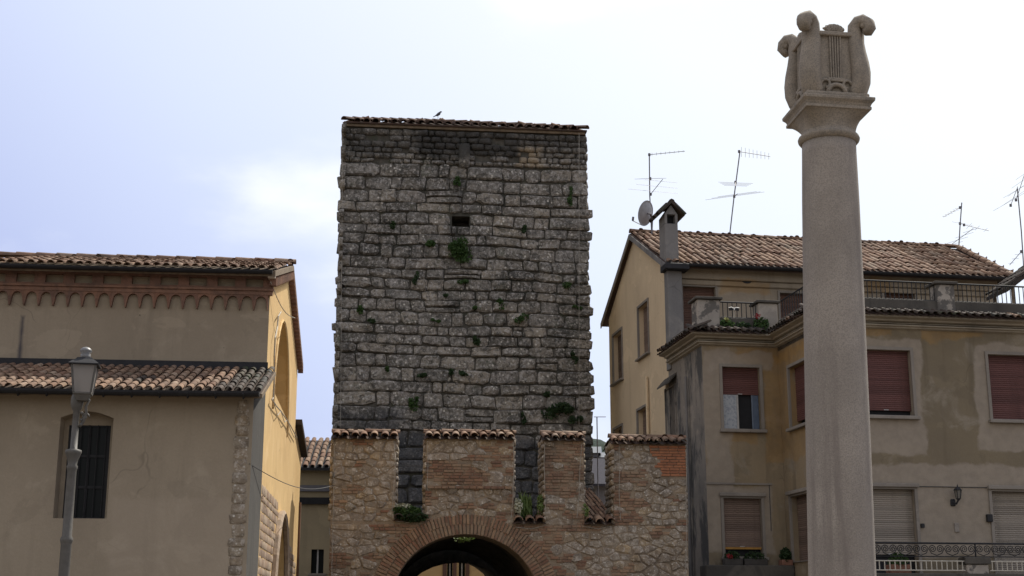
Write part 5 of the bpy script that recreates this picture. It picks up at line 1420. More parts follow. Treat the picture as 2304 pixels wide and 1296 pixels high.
for i in range(3):
    for s in (-1, 1):
        inst('cap_tile', TILE_D, house, axes(RH.w(km + s * (hw + 0.19), cv0 - 0.02 + i * 0.38, zce - 0.03), RH.V * s, (RH.U * (-s) * (hw + 0.19) + UP * (zca - zce + 0.1)).normalized(), (RH.U * s * (zca - zce + 0.1) + UP * (hw + 0.19)).normalized(), 0.24, 0.42, 0.24), chim)
    inst('ridge_tile', TILE_D, house, axes(RH.w(km, cv0 - 0.12 + i * 0.36, zca + 0.04), -RH.U, RH.V, UP, 0.17, 0.38, 0.17), chim)

# --- balcony on the projecting block
zbs = RH.hv(2080, 1290, BV - 1.0)[1]
b0 = RH.hv(1962, 1270, BV - 1.0)[0] - 0.9; b1 = UR
balc = MB().box(RH, b0, b1, BV - 1.05, BV - 0.002, zbs - 0.16, zbs).build('balcony_slab', M_DARKP, house, bevel=0.015)
zt_ = RH.hv(2080, 1222, BV - 0.97)[1]; zs_ = RH.hv(2080, 1252, BV - 0.97)[1]
zw1 = RH.hv(2030, 1262, BV - 0.97)[1]; zw0 = RH.hv(2030, 1283, BV - 0.97)[1]
vb = BV - 0.97
p_u0, p_u1 = RH.hv(2172, 1270, vb)[0], RH.hv(2222, 1270, vb)[0]
MB().tube([RH.w(b0, vb, zt_), RH.w(b1, vb, zt_)], 0.022, 6).build('hand_rail', M_IRON, house, balc)
cmb = MB()
pts = []
for i in range(22):
    q = i / 21; th = q * 3.6 * math.pi; rr = 0.085 * (1 - q * 0.86)
    pts.append(Vector((0.17 - 0.085 + rr * math.cos(th) * 1.0 + 0.0, 0, 0.0 + rr * math.sin(th))))
cmb.tube(pts, 0.010, 5); cmb.tube([Vector((-p.x, 0, p.z)) for p in pts], 0.010, 5)
cmb.tube([Vector((-0.17, 0, 0)), Vector((-0.12, 0, -0.09)), Vector((0, 0, -0.135)), Vector((0.12, 0, -0.09)), Vector((0.17, 0, 0))], 0.010, 5)
SCROLL = raw_mesh('scroll_shape', [tuple(v) for v in cmb.v], cmb.f, M_IRON)
nsc = round((b1 - b0) / 0.38)
for i in range(nsc):
    c = b0 + (i + 0.5) * (b1 - b0) / nsc
    inst('iron_scroll', SCROLL, house, Matrix.Translation(RH.w(c, vb, (zt_ + zs_) / 2 + 0.02)) @ Matrix.Rotation(RH.a, 4, 'Z') @ Matrix.Diagonal(((b1 - b0) / nsc / 0.36, 1, (zt_ - zs_) / 0.28, 1)), balc)
MB().tube([RH.w(b0, vb, zs_), RH.w(b1, vb, zs_)], 0.012, 6).build('rail', M_IRON, house, balc)
for c in (b0, (p_u0 + p_u1) / 2, b1 - 0.05):
    MB().tube([RH.w(c, vb, zbs), RH.w(c, vb, zt_)], 0.020, 6).build('rail_post', M_IRON, house, balc)
pil = MB().box(RH, p_u0, p_u1, vb - 0.05, vb + 0.22, zbs - 0.4, RH.hv(2197, 1270, vb)[1]).build('balcony_pillar', M_PILL, house, balc, bevel=0.02)
MB().box(RH, p_u0 - 0.04, p_u1 + 0.05, vb - 0.09, vb + 0.26, RH.hv(2197, 1270, vb)[1] + 0.002, RH.hv(2197, 1254, vb)[1]).build('pillar_cap', M_DARKP, house, balc, bevel=0.015)
M_WHITE = simple('cream_paint', (0.52, 0.48, 0.40), 0.7)
pk = MB().lathe((0, 0, 0), [(0.013, 0), (0.013, 1)], 6); PICK = raw_mesh('picket_shape', [tuple(v) for v in pk.v], pk.f, M_WHITE)
for (a, b) in ((b0, p_u0 - 0.03), (p_u1 + 0.03, b1)):
    for zz in (zw0, zw1): MB().tube([RH.w(a, vb - 0.04, zz), RH.w(b, vb - 0.04, zz)], 0.014, 6).build('cream_rail', M_WHITE, house, balc)
    n = round((b - a) / 0.125)
    for i in range(n):
        inst('picket', PICK, house, Matrix.Translation(RH.w(a + (b - a) * (i + 0.5) / n, vb - 0.04, zw0)) @ Matrix.Diagonal((1, 1, zw1 - zw0, 1)), balc)
# ledge below the bay window
lz_ = RH.hv(1680, 1272, -0.4)[1]
ledge = MB().box(RH, -0.25, BU - 0.01, -0.5, -0.002, lz_ - 0.35, lz_).build('bay_ledge', M_DARKP, house, bevel=0.02)
# ---------------------------------------------------------------- lyre column
YC = 15.0
def cpt(px, py): return atY(px, py, YC)
cb = cpt(1888, 1296); ct = cpt(1867, 320)
cx = (cb.x + ct.x) / 2
t = NT('granite', 0.85, 0.25)
k = t.mix(t.rng(t.noise(1.1, 6, 0.65), 0.38, 0.62), (0.35, 0.305, 0.255), (0.285, 0.248, 0.208))
k = t.mix(t.rng(t.noise(60, 3, 0.7), 0.45, 0.6, 0, 0.55), k, (0.19, 0.165, 0.145))
k = t.mix(t.rng(t.voro(45.0), 0.0, 0.28, 0.75, 0), k, (0.44, 0.40, 0.36))
k = t.mix(t.rng(t.noise(1.0, 5, 0.6, vec=t.scaled((5, 5, 0.3))), 0.48, 0.70, 0, 0.75), k, (0.19, 0.16, 0.138))
t.col(k); t.bump(t.math('ADD', t.noise(70, 4, 0.7), t.noise(9, 4)), 0.35, 0.012); M_GRAN = t.m
t = NT('weathered_granite', 0.9, 0.2)
k = t.mix(t.rng(t.noise(5.0, 6, 0.65), 0.3, 0.7), (0.36, 0.305, 0.24), (0.26, 0.224, 0.18))
k = t.mix(t.rng(t.noise(60, 3, 0.7), 0.45, 0.6, 0, 0.5), k, (0.14, 0.128, 0.112))
k = t.mix(t.rng(t.noise(2.2, 6, 0.65), 0.52, 0.68, 0, 0.6), k, (0.12, 0.112, 0.10))
t.col(k); t.bump(t.math('ADD', t.noise(60, 4, 0.7), t.noise(12, 4)), 0.4, 0.012); M_GRAN2 = t.m
col = thing('lyre_column', (cx, YC, 0), 'tall grey granite column crowned by a carved stone lyre', 'column')
m = YC / FPX
def radz(px_w, py):
    p = cpt(1880, py); return (p.z, px_w / 2 * (p - CAM).dot(FWD) / FPX)
zs = [radz(149, 1290), radz(143, 1000), radz(135, 700), radz(126, 450), radz(119, 330)]
prof = [(zs[0][1] * 1.32, 0.0), (zs[0][1] * 1.32, 0.28), (zs[0][1] * 1.18, 0.30), (zs[0][1] * 1.2, 0.36), (zs[0][1] * 1.08, 0.44), (zs[0][1] * 1.035, 0.50)]
zz = [(0.8, zs[0][1] * 1.015)] + zs
for i in range(len(zz) - 1):
    for j in range(6):
        q = j / 6; prof.append((zz[i][1] + (zz[i + 1][1] - zz[i][1]) * q, zz[i][0] + (zz[i + 1][0] - zz[i][0]) * q))
ztopc = cpt(1867, 322).z - 0.0
prof.append((zs[-1][1], ztopc))
shaft = MB().lathe((cx, YC, 0), prof, 48).build('shaft', M_GRAN, col, smooth=True)
for p in shaft.data.polygons:
    if p.normal.z > 0.9 or p.normal.z < -0.9: p.use_smooth = False
rt = zs[-1][1]
# necking ring, flaring bell, square abacus
CF = Frame(cx, YC, 6.0)
S = 0.405                                                    # half side of the abacus
zn = ztopc
capital = MB().lathe((cx, YC, 0), [(rt * 1.0, zn - 0.02), (rt * 1.06, zn - 0.012), (rt * 1.13, zn + 0.015), (rt * 1.15, zn + 0.04), (rt * 1.12, zn + 0.062), (rt * 1.03, zn + 0.075), (rt * 1.0, zn + 0.085), (rt * 1.0, zn + 0.12)], 40).build('necking', M_GRAN2, col, smooth=True)
bell = MB(); levels = []
zb0 = zn + 0.11; zab = zn + 0.30; zab2 = zn + 0.42
for i in range(9):                                           # round below, square above
    q = i / 8; r_c = rt * 1.0 + (S * 0.93 - rt) * (q ** 1.9); sq = q ** 1.3
    ring = []
    for j in range(48):
        th = 2 * math.pi * (j + 0.5) / 48; c, s = math.cos(th), math.sin(th); k_ = 1 / max(abs(c), abs(s))
        rr = r_c * ((1 - sq) + sq * k_)
        ring.append(CF.w(rr * c, rr * s, zb0 + (zab - zb0) * q))
    levels.append(ring)
for ring in levels: bell.v += ring
for i in range(8):
    for j in range(48):
        a = i * 48 + j; b = i * 48 + (j + 1) % 48; bell.f.append((a, b, b + 48, a + 48))
bell.build('bell', M_GRAN2, col, smooth=True)
ab = MB()
for (s_, z0, z1) in ((S * 0.96, zab - 0.004, zab + 0.035),):
    ab.box(CF, -s_, s_, -s_, s_, z0, z1)
k = len(ab.v)
for (s_, z_) in ((S * 0.93, zab + 0.035), (S * 0.97, zab + 0.07), (S * 1.04, zab + 0.10), (S * 1.05, zab + 0.135), (S * 0.98, zab + 0.15)):
    ab.v += [CF.w(a * s_, b * s_, z_) for a, b in ((-1, -1), (1, -1), (1, 1), (-1, 1))]
for i in range(4):
    for j in range(4): ab.f.append((k + i * 4 + j, k + i * 4 + (j + 1) % 4, k + i * 4 + 4 + (j + 1) % 4, k + i * 4 + 4 + j))
ab.f.append((k + 16, k + 17, k + 18, k + 19))
ab.build('abacus', M_GRAN2, col, bevel=0.006)
zl0 = zab + 0.15
# lyre block: four corner arms ending in volutes, a recessed panel with strings between each pair
H = (cpt(1830, 45).z - zl0 - 0.06) * 0.95
b = 0.335
lyre = MB().box(CF, -b * 0.9, b * 0.9, -b * 0.9, b * 0.9, zl0 + 0.001, zl0 + H * 0.82).build('lyre_block', M_GRAN2, col, bevel=0.015)
MB().box(CF, -b * 1.12, b * 1.12, -b * 1.12, b * 1.12, zl0 + 0.001, zl0 + 0.05).build('lyre_plinth', M_GRAN2, col, lyre, bevel=0.012)
path = [(0.335, 0.02), (0.385, 0.10), (0.425, 0.22), (0.432, 0.34), (0.42, 0.46), (0.395, 0.60), (0.38, 0.72), (0.385, 0.82), (0.385, 0.905), (0.435, 0.96), (0.495, 0.965), (0.545, 0.925), (0.56, 0.865), (0.535, 0.825), (0.495, 0.83)]
wd = [0.13, 0.142, 0.15, 0.15, 0.146, 0.138, 0.132, 0.128, 0.124, 0.12, 0.115, 0.108, 0.098, 0.085, 0.065]
for (sx, sy) in ((-1, -1), (1, -1), (1, 1), (-1, 1)):
    dgn = (CF.U * sx + CF.V * sy).normalized(); tan = UP.cross(dgn)
    mb = MB(); n = 10
    for i, (r_, z_) in enumerate(path):
        a = Vector(path[max(0, i - 1)]); c = Vector(path[min(len(path) - 1, i + 1)]); tg = (c - a).normalized(); nr = Vector((tg.y, -tg.x))
        w_ = wd[i]; z_m = z_ * H
        for j in range(n):
            th = 2 * math.pi * j / n
            sq = 1.0 / max(abs(math.cos(th)), abs(math.sin(th))) ** 0.55
            off = nr * (math.cos(th) * w_ * 0.62 * sq)
            q = Vector((cx, YC, 0)) + dgn * ((r_ + off.x)) + UP * (zl0 + z_m + off.y) + tan * (math.sin(th) * w_ * 0.85 * sq)
            mb.v.append(q)
    for i in range(len(path) - 1):
        for j in range(n):
            a = i * n + j; bb = i * n + (j + 1) % n; mb.f.append((a, bb, bb + n, a + n))
    mb.f.append(tuple(reversed(range(n)))); mb.f.append(tuple((len(path) - 1) * n + j for j in range(n)))
    arm = mb.build('lyre_arm', M_GRAN2, col, lyre, smooth=True)
    e = Vector((cx, YC, 0)) + dgn * 0.505 + UP * (zl0 + 0.895 * H)      # rounded eye of the volute
    MB().tube([e - tan * 0.075, e - tan * 0.06, e + tan * 0.06, e + tan * 0.075], [0.02, 0.04, 0.04, 0.02], 10).build('volute_eye', M_GRAN2, col, lyre, smooth=True)
for deg in (0, 90, 180, 270):
    f = Frame(cx, YC, 6.0 + deg)
    y0 = -b * 0.9
    for i in range(5):
        x = (i - 2) * 0.031
        MB().tube([f.w(x * 0.9, y0 - 0.018, zl0 + H * 0.24), f.w(x, y0 - 0.018, zl0 + H * 0.76)], 0.011, 6).build('string', M_GRAN2, col, lyre)
    MB().box(f, -0.21, 0.21, y0 - 0.05, y0 + 0.01, zl0 + H * 0.76, zl0 + H * 0.815).build('crossbar', M_GRAN2, col, lyre, bevel=0.01)
    for i in range(7):                                       # fan above the crossbar
        th = math.pi * (0.20 + 0.60 * i / 6)
        MB().tube([f.w(0.03 * math.cos(th), y0 + 0.02, zl0 + H * 0.80), f.w(0.13 * math.cos(th), y0 - 0.005, zl0 + H * 0.80 + 0.11 * math.sin(th)), f.w(0.15 * math.cos(th), y0 + 0.03, zl0 + H * 0.80 + 0.13 * math.sin(th))], [0.022, 0.028, 0.012], 7).build('fan_rib', M_GRAN2, col, lyre, smooth=True)
    MB().box(f, -0.105, 0.105, y0 - 0.035, y0 + 0.01, zl0 + H * 0.19, zl0 + H * 0.24).build('string_bridge', M_GRAN2, col, lyre, bevel=0.008)
    pts = [f.w(0.105 * math.cos(math.pi * i / 10), y0 - 0.03, zl0 + 0.05 + 0.10 * math.sin(math.pi * i / 10)) for i in range(11)]
    MB().tube(pts, 0.028, 8).build('base_arc', M_GRAN2, col, lyre, smooth=True)
    for s_ in (-1, 1):
        pts = [f.w(s_ * (0.13 + 0.05 * math.cos(a * 0.6)), y0 - 0.025, zl0 + H * 0.16 + 0.05 * math.sin(a * 0.6)) for a in range(9)]
        MB().tube(pts, 0.018, 6).build('base_curl', M_GRAN2, col, lyre, smooth=True)

col.rotation_euler.y = R(1.5); col.location.x -= 0.108       # the column leans a little
# ---------------------------------------------------------------- street lamp
YL = 17.0
def lpt(px, py): return atY(px, py, YL)
lx = (lpt(150, 1270).x + lpt(166, 950).x) / 2
lamp = thing('street_lamp', (lx, YL, 0), 'old fashioned grey street lamp with a single glass lantern before the church', 'street lamp')
def lz(py): return lpt(165, py).z
pm = YL / FPX * 0.98
M_LPOST = simple('grey_iron_paint', (0.11, 0.102, 0.09), 0.6, 0.0, 0.25, 12, 0.1, 0.3)
prof = [(0.17, 0), (0.17, 0.5), (0.12, 0.6), (0.10, 0.9), (0.078, 1.0), (0.074, lz(1225)), (0.078, lz(1222)), (0.088, lz(1217)), (0.088, lz(1212)), (0.068, lz(1206)), (0.063, lz(1060)), (0.072, lz(1055)), (0.078, lz(1050)), (0.062, lz(1045)), (0.075, lz(1034)), (0.105, lz(1022)), (0.115, lz(1018)), (0.112, lz(1013)), (0.050, lz(1010)), (0.046, lz(925)), (0.066, lz(921)), (0.085, lz(912)), (0.09, lz(905)), (0.085, lz(893)), (0.06, lz(885)), (0.035, lz(882)), (0.05, lz(878)), (0.03, lz(874)), (0.018, lz(866)), (0.024, lz(862)), (0.0, lz(858))]
prof = [(a_ * (0.88 if z_ > 0.95 else 1.0), z_) for a_, z_ in prof]
post = MB().lathe((lx, YL, 0), prof, 20).build('post', M_LPOST, lamp, smooth=True)
# lantern: four-sided, tapering down, held by a scrolled bracket on the right of the post
hx = lpt(191, 860).x; hc = Vector((hx, YL - 0.05, 0))
zb_, zt2 = lz(886), lz(826)
def sq(r, z, ang=12): return [hc + Vector((r * math.cos(R(ang) + math.pi / 4 + math.pi / 2 * j), r * math.sin(R(ang) + math.pi / 4 + math.pi / 2 * j), z)) for j in range(4)]
rb, rtp = 0.150, 0.205
t = NT('frosted_glass', 0.35, 0.5); t.col((0.42, 0.39, 0.36)); t.b.inputs['Transmission Weight'].default_value = 0.6; M_FROST = t.m
lo, hi = sq(rb, zb_), sq(rtp, zt2)
lan = MB().add(lo + hi, [(j, (j + 1) % 4, (j + 1) % 4 + 4, j + 4) for j in range(4)]).build('lantern_glass', M_FROST, lamp)
for j in range(4): MB().tube([lo[j], hi[j]], 0.014, 6).build('lantern_edge', M_LPOST, lamp, lan)
MB().lathe(hc, [(rb * 0.6, zb_ - 0.10), (rb * 0.9, zb_ - 0.03), (rb * 1.06, zb_ - 0.02), (rb * 1.06, zb_)], 4, rot=R(57)).build('lantern_base', M_LPOST, lamp, lan)
MB().lathe(hc, [(rtp * 1.25, zt2), (rtp * 1.28, zt2 + 0.015), (rtp * 1.0, zt2 + 0.05), (rtp * 0.72, lz(812)), (rtp * 0.60, lz(808))], 4, rot=R(57)).build('lantern_roof', M_GUTTER, lamp, lan)
MB().lathe(hc, [(0.062, lz(810)), (0.062, lz(799)), (0.045, lz(798)), (0.078, lz(793)), (0.068, lz(788)), (0.04, lz(784)), (0.0, lz(782))], 16).build('lantern_vent', simple('vent_metal', (0.20, 0.195, 0.19), 0.45, 0.3), lamp, lan, smooth=True)
P = [Vector((lx + 0.05, YL, lz(960))), Vector((lx + 0.09, YL, lz(950))), Vector((lx + 0.13, YL - 0.01, lz(932))), Vector((lx + 0.12, YL - 0.02, lz(915))), Vector((lx + 0.16, YL - 0.03, lz(902))), hc + Vector((0, 0, zb_ - 0.06))]
MB().tube(P, [0.02, 0.022, 0.02, 0.02, 0.022, 0.03], 8).build('bracket', M_LPOST, lamp, smooth=True)
pts = [Vector((lx + 0.12 + (0.05 - 0.004 * i) * math.cos(i * 0.7), YL - 0.01, lz(938) + (0.05 - 0.004 * i) * math.sin(i * 0.7))) for i in range(11)]
MB().tube(pts, 0.011, 6).build('bracket_scroll', M_LPOST, lamp, smooth=True)
for (dy, s) in ((930, 0.022), (945, 0.02), (956, 0.022)):
    MB().lathe(Vector((lx + 0.075, YL - 0.02, lz(dy))), [(0.0, -s), (s * 0.8, -s * 0.6), (s, 0), (s * 0.8, s * 0.6), (0, s)], 10).build('bracket_leaf', M_LPOST, lamp, smooth=True)

# ---------------------------------------------------------------- aerials and dish on the right roof
M_AER = simple('aerial_metal', (0.16, 0.15, 0.16), 0.5, 0.6)
def rpt(px, py, v=MR): u, z = RH.hv(px, py, v); return RH.w(u, v, z)
def aerial(label, mast, booms, v=MR):
    P = [rpt(x, y, v) for x, y in mast]
    o = thing('tv_aerial', P[0], label, 'aerial')
    MB().tube(P, 0.019, 6).build('mast', M_AER, o)
    for (a, b, els, el_len, tilt, swing) in booms:
        A = rpt(*a, v); B = rpt(*b, v) - RH.V * swing
        bo = MB().tube([A, B], 0.010, 5).build('boom', M_AER, o)
        d = (B - A).normalized(); e = d.cross(UP).normalized() if abs(d.z) < 0.95 else RH.U
        for i in range(els):
            c = A.lerp(B, (i + 0.6) / els); l = el_len * (1.0 - 0.35 * i / max(1, els - 1))
            ee = (e * math.cos(tilt) + UP * math.sin(tilt))
            MB().tube([c - ee * l / 2, c + ee * l / 2], 0.0045, 4).build('element', M_AER, o, bo)
        MB().lathe(A, [(0.0, -0.05), (0.04, -0.04), (0.04, 0.04), (0.0, 0.05)], 8).build('clamp', M_AER, o, bo)
    return o
aerial('thin tv aerial mast standing behind the satellite dish', [(1466, 520), (1462, 440), (1461, 347)], [((1461, 348), (1535, 347), 8, 0.30, 0, 0.3), ((1463, 402), (1443, 428), 4, 1.0, 0.0, 1.2), ((1464, 437), (1472, 425), 3, 1.7, 0, 1.0)])
aerial('leaning tv aerial with slanting top boom, on the ridge between chimney and column', [(1642, 527), (1652, 440), (1665, 340)], [((1663, 341), (1726, 359), 8, 0.34, 0.9, 0.3), ((1655, 410), (1632, 440), 4, 1.1, 0.1, 1.0), ((1652, 442), (1637, 457), 3, 1.9, -0.12, 1.0)])
aerial('tv aerial with crossed rods standing on the hip end of the roof', [(2157, 563), (2160, 510), (2164, 456)], [((2160, 467), (2116, 492), 6, 0.3, 0.3, 0.2), ((2160, 503), (2165, 508), 1, 1.0, 0, 0.2), ((2130, 558), (2190, 514), 4, 1.6, -0.12, 0.0), ((2169, 506), (2225, 519), 3, 0.4, 0.2, 0.0)])
aerial('tall tv aerial with long rods by the neighbouring roof', [(2306, 640), (2298, 520), (2289, 424)], [((2286, 450), (2308, 384), 4, 1.7, 0.05, 0.0), ((2298, 566), (2272, 596), 3, 0.5, 0.2, 0.0), ((2274, 462), (2290, 420), 2, 2.4, 0.0, 0.0)], v=MV + 1.0)
# satellite dish seen from behind
dc = rpt(1454, 480, MR - 0.25)
dish = thing('satellite_dish', rpt(1464, 525, MR - 0.2), 'round grey satellite dish on the roof ridge beside the chimney', 'satellite dish')
nz = (RH.U * -0.62 + RH.V * 0.66 + UP * 0.30).normalized(); nx = nz.cross(UP).normalized(); ny = nx.cross(nz)
mb = MB(); rings = [(0.0, 0.0)] + [(0.40 * i / 5, 0.085 * (i / 5) ** 2) for i in range(1, 6)] + [(0.41, 0.075)]
for (r__, h_) in rings:
    for j in range(28):
        th = 2 * math.pi * j / 28; mb.v.append(dc + nx * (r__ * math.cos(th)) + ny * (r__ * math.sin(th)) + nz * (h_ - 0.05))
for i in range(len(rings) - 1):
    for j in range(28):
        a = i * 28 + j; b2 = i * 28 + (j + 1) % 28; mb.f.append((a, b2, b2 + 28, a + 28))
rf = mb.build('reflector', simple('dish_grey', (0.32, 0.32, 0.33), 0.5), dish, smooth=True)
MB().tube([dc - nz * 0.05, dc - nz * 0.16, rpt(1468, 492, MR - 0.2)], 0.03, 7).build('mount', M_AER, dish)
MB().tube([rpt(1468, 488, MR - 0.2), rpt(1466, 530, MR - 0.2)], 0.028, 7).build('mast', M_AER, dish)
tip = dc + nz * 0.45 - ny * 0.30
MB().tube([dc - ny * 0.40 + nz * 0.03, tip], 0.016, 5).build('feed_arm', simple('pale_arm', (0.5, 0.5, 0.5), 0.5), dish)
MB().tube([tip - nz * 0.02, tip + ny * 0.12], 0.035, 8).build('feed_horn', M_AER, dish)

# ---------------------------------------------------------------- wall lantern
u, z = RH.hv(2153, 1112, BV - 0.18)
wl = thing('wall_lantern', RH.w(u, BV, z - 0.2), 'small black wall lantern between the beige shuttered balcony doors', 'lantern')
c = RH.w(u + 0.03, BV - 0.18, z)
MB().lathe(c, [(0.055, -0.10), (0.085, 0.09)], 6).build('lantern_glass', simple('dim_glass', (0.16, 0.15, 0.13), 0.2), wl)
MB().lathe(c, [(0.10, 0.09), (0.105, 0.10), (0.06, 0.15), (0.02, 0.17), (0.012, 0.22), (0.0, 0.24)], 6).build('lantern_cap', M_IRON, wl)
MB().lathe(c, [(0.0, -0.16), (0.03, -0.14), (0.06, -0.10)], 6).build('lantern_foot', M_IRON, wl)
for j in range(6):
    th = math.pi / 3 * j
    MB().tube([c + Vector((0.055 * math.cos(th), 0.055 * math.sin(th), -0.10)), c + Vector((0.085 * math.cos(th), 0.085 * math.sin(th), 0.09))], 0.008, 4).build('lantern_bar', M_IRON, wl)
MB().tube([c + Vector((0, 0, -0.13)), RH.w(u, BV - 0.12, z - 0.22), RH.w(u - 0.04, BV - 0.01, z - 0.17)], [0.02, 0.025, 0.03], 7).build('bracket', M_IRON, wl)
MB().box(RH, u - 0.10, u + 0.03, BV - 0.04, BV, z - 0.27, z - 0.10).build('wall_plate', M_IRON, wl, bevel=0.02)

# ---------------------------------------------------------------- plants, planters and ornament of the house
rp_ = random.Random(9)
M_RED = leafmat('red_petal', (0.35, 0.02, 0.03), (0.45, 0.05, 0.06)); M_YEL = leafmat('yellow_green_leaf', (0.22, 0.25, 0.08), (0.36, 0.34, 0.14))
M_CLAY = simple('clay_pot', (0.24, 0.12, 0.08), 0.85); M_DPLAST = simple('dark_planter', (0.05, 0.045, 0.04), 0.7)
def planter(fr, u0, u1, v0, v1, z0, h, label, leaf, flower=None, n=200, lh=0.16, mat=M_DPLAST, name='planter_box'):
    b_ = fr.w((u0 + u1) / 2, (v0 + v1) / 2, z0)
    p = thing(name, b_, label, 'planter')
    MB().box(fr, u0, u1, v0, v1, z0 + 0.001, z0 + h).build('box', mat, p, bevel=0.01)
    mb = MB(); leaf_cluster(mb, fr.w((u0 + u1) / 2, (v0 + v1) / 2, z0 + h + lh * 0.4), (u1 - u0) / 2, (v1 - v0) / 2 + 0.06, lh, n, 0.07, rp_)
    mb.build('foliage', leaf, p)
    if flower:
        mb = MB(); leaf_cluster(mb, fr.w((u0 + u1) / 2 + flower[1], v0, z0 + h + lh * flower[2]), 0.09, 0.07, 0.07, 34, 0.05, rp_); mb.build('flowers', flower[0], p)
    return p
ua, ub = RH.hv(1618, 715, 0.0)[0], RH.hv(1650, 715, 0.0)[0]
planter(RH, ua, ub, -0.06, 0.05, ZT + 0.13, 0.12, 'planter with yellow green leaves beside the peeling terrace pillar', M_LEAF, (M_YEL, 0.0, 1.2), 260, 0.14)
ua2, ub2 = RH.hv(1652, 715, 0.0)[0], RH.hv(1690, 715, 0.0)[0]
planter(RH, ua2, ub2, -0.06, 0.05, ZT + 0.13, 0.12, 'long dark planter with low foliage under the terrace railing', M_MOSS, None, 200, 0.10)
ua3, ub3 = RH.hv(1692, 712, 0.0)[0], RH.hv(1728, 712, 0.0)[0]
planter(RH, ua3, ub3, -0.10, 0.0 - 0.005, ZT + 0.13, 0.12, 'planter with a red flower beside the second terrace pillar', M_LEAF, (M_RED, -0.12, 1.5), 300, 0.20)
lzv = lz_
for (xa, xb, lab, lf, fl) in ((1628, 1668, 'dark planter with a small red bloom on the bay ledge', M_MOSS, (M_RED, -0.1, 0.4)), (1672, 1724, 'dark planter with bluish foliage on the bay ledge', M_MOSS, None)):
    a, b2 = RH.hv(xa, 1262, -0.3)[0], RH.hv(xb, 1262, -0.3)[0]
    planter(RH, a, b2, -0.42, -0.2, lzv + 0.002, 0.16, lab, lf, fl, 220, 0.13)
u, z = RH.hv(1788, 1258, -0.3)
planter(RH, BU - 0.32, BU - 0.04, -0.48, -0.2, lzv + 0.002, 0.14, 'dark bushy potted plant in the inner corner of the house', M_MOSS, None, 420, 0.22, M_CLAY, 'potted_plant')
a, b2 = RH.hv(2000, 1262, BV - 0.7)[0], RH.hv(2045, 1262, BV - 0.7)[0]
planter(RH, a, b2, BV - 0.8, BV - 0.5, zbs + 0.002, 0.2, 'leafy potted plant behind the balcony scrollwork', M_LEAF, None, 260, 0.2, M_CLAY, 'potted_plant')
# bird-shaped whirligig on the terrace rail
wpos = RH.hv(1651, 697, 0.02); wp = RH.w(wpos[0], 0.02, wpos[1])
wg = thing('bird_ornament', wp - UP * 0.25, 'black and white bird shaped ornament on a stick by the terrace railing', 'ornament')
MB().tube([wp - UP * 0.22, wp], 0.010, 5).build('stick', M_WHITE, wg)
M_WG = simple('white_paint', (0.75, 0.74, 0.70), 0.6)
for s, mt in ((-1, M_IRON), (1, M_IRON)):
    e = RH.U * s
    MB().add([wp, wp + e * 0.06 + UP * 0.05, wp + e * 0.14 + UP * 0.035, wp + e * 0.13 - UP * 0.03, wp + e * 0.05 - UP * 0.02] + [q - RH.V * 0.02 for q in (wp, wp + e * 0.06 + UP * 0.05, wp + e * 0.14 + UP * 0.035, wp + e * 0.13 - UP * 0.03, wp + e * 0.05 - UP * 0.02)],
             [(0, 1, 2, 3, 4), (9, 8, 7, 6, 5)] + [(j, (j + 1) % 5, (j + 1) % 5 + 5, j + 5) for j in range(5)]).build('wing', mt, wg)
    MB().box(W0, 0, 0, 0, 0, 0, 0) if False else None
    MB().tube([wp + UP * 0.03 - RH.V * 0.03, wp + e * 0.07 + UP * 0.058 - RH.V * 0.03, wp + e * 0.15 + UP * 0.045 - RH.V * 0.03], [0.012, 0.014, 0.008], 5).build('wing_edge', M_WG, wg)
MB().tube([wp - RH.V * 0.03 + UP * 0.03, wp - RH.V * 0.05 - UP * 0.02], [0.02, 0.012], 6).build('head', M_WG, wg)

# ---------------------------------------------------------------- neighbouring roof at the right edge
nu, nz_ = RH.hv(2266, 648, BV + 1.2)
nb = thing('lean_to_shelter', RH.w(nu + 1.2, BV + 1.6, ZT), 'dark tiled shelter roof rising at the far end of the terrace', 'shelter')
zsl = RH.hv(2300, 622, BV + 1.2)[1]; ns = RH.hv(2300, 622, BV + 1.2)[0]
ex_ = (RH.w(ns, BV + 1.2, zsl) - RH.w(nu, BV + 1.2, nz_)).normalized()
A = RH.w(nu, BV + 1.2, nz_); Bq = A + ex_ * 1.5; dq = RH.V * 1.1
sr = MB().add([A, Bq, Bq + dq, A + dq] + [q - UP * 0.10 for q in (A, Bq, Bq + dq, A + dq)], [(0, 1, 2, 3), (7, 6, 5, 4), (0, 4, 5, 1), (1, 5, 6, 2), (2, 6, 7, 3), (3, 7, 4, 0)]).build('roof', M_TILE_D, nb)
tile_field(nb, sr, A + dq + UP * 0.01, -RH.V, ex_, 6, 4, 1.1 / 6, 0.42, r=rp_, mesh=TILE_D, under=False)
for (du, dv) in ((0.25, 0.08), (0.25, 1.0), (1.5, 0.08), (1.5, 1.0)):
    q = A + ex_ * du + RH.V * dv
    MB().tube([Vector((q.x, q.y, ZT + 0.02)), q - UP * 0.08], 0.05, 7).build('post', M_WOOD, nb)

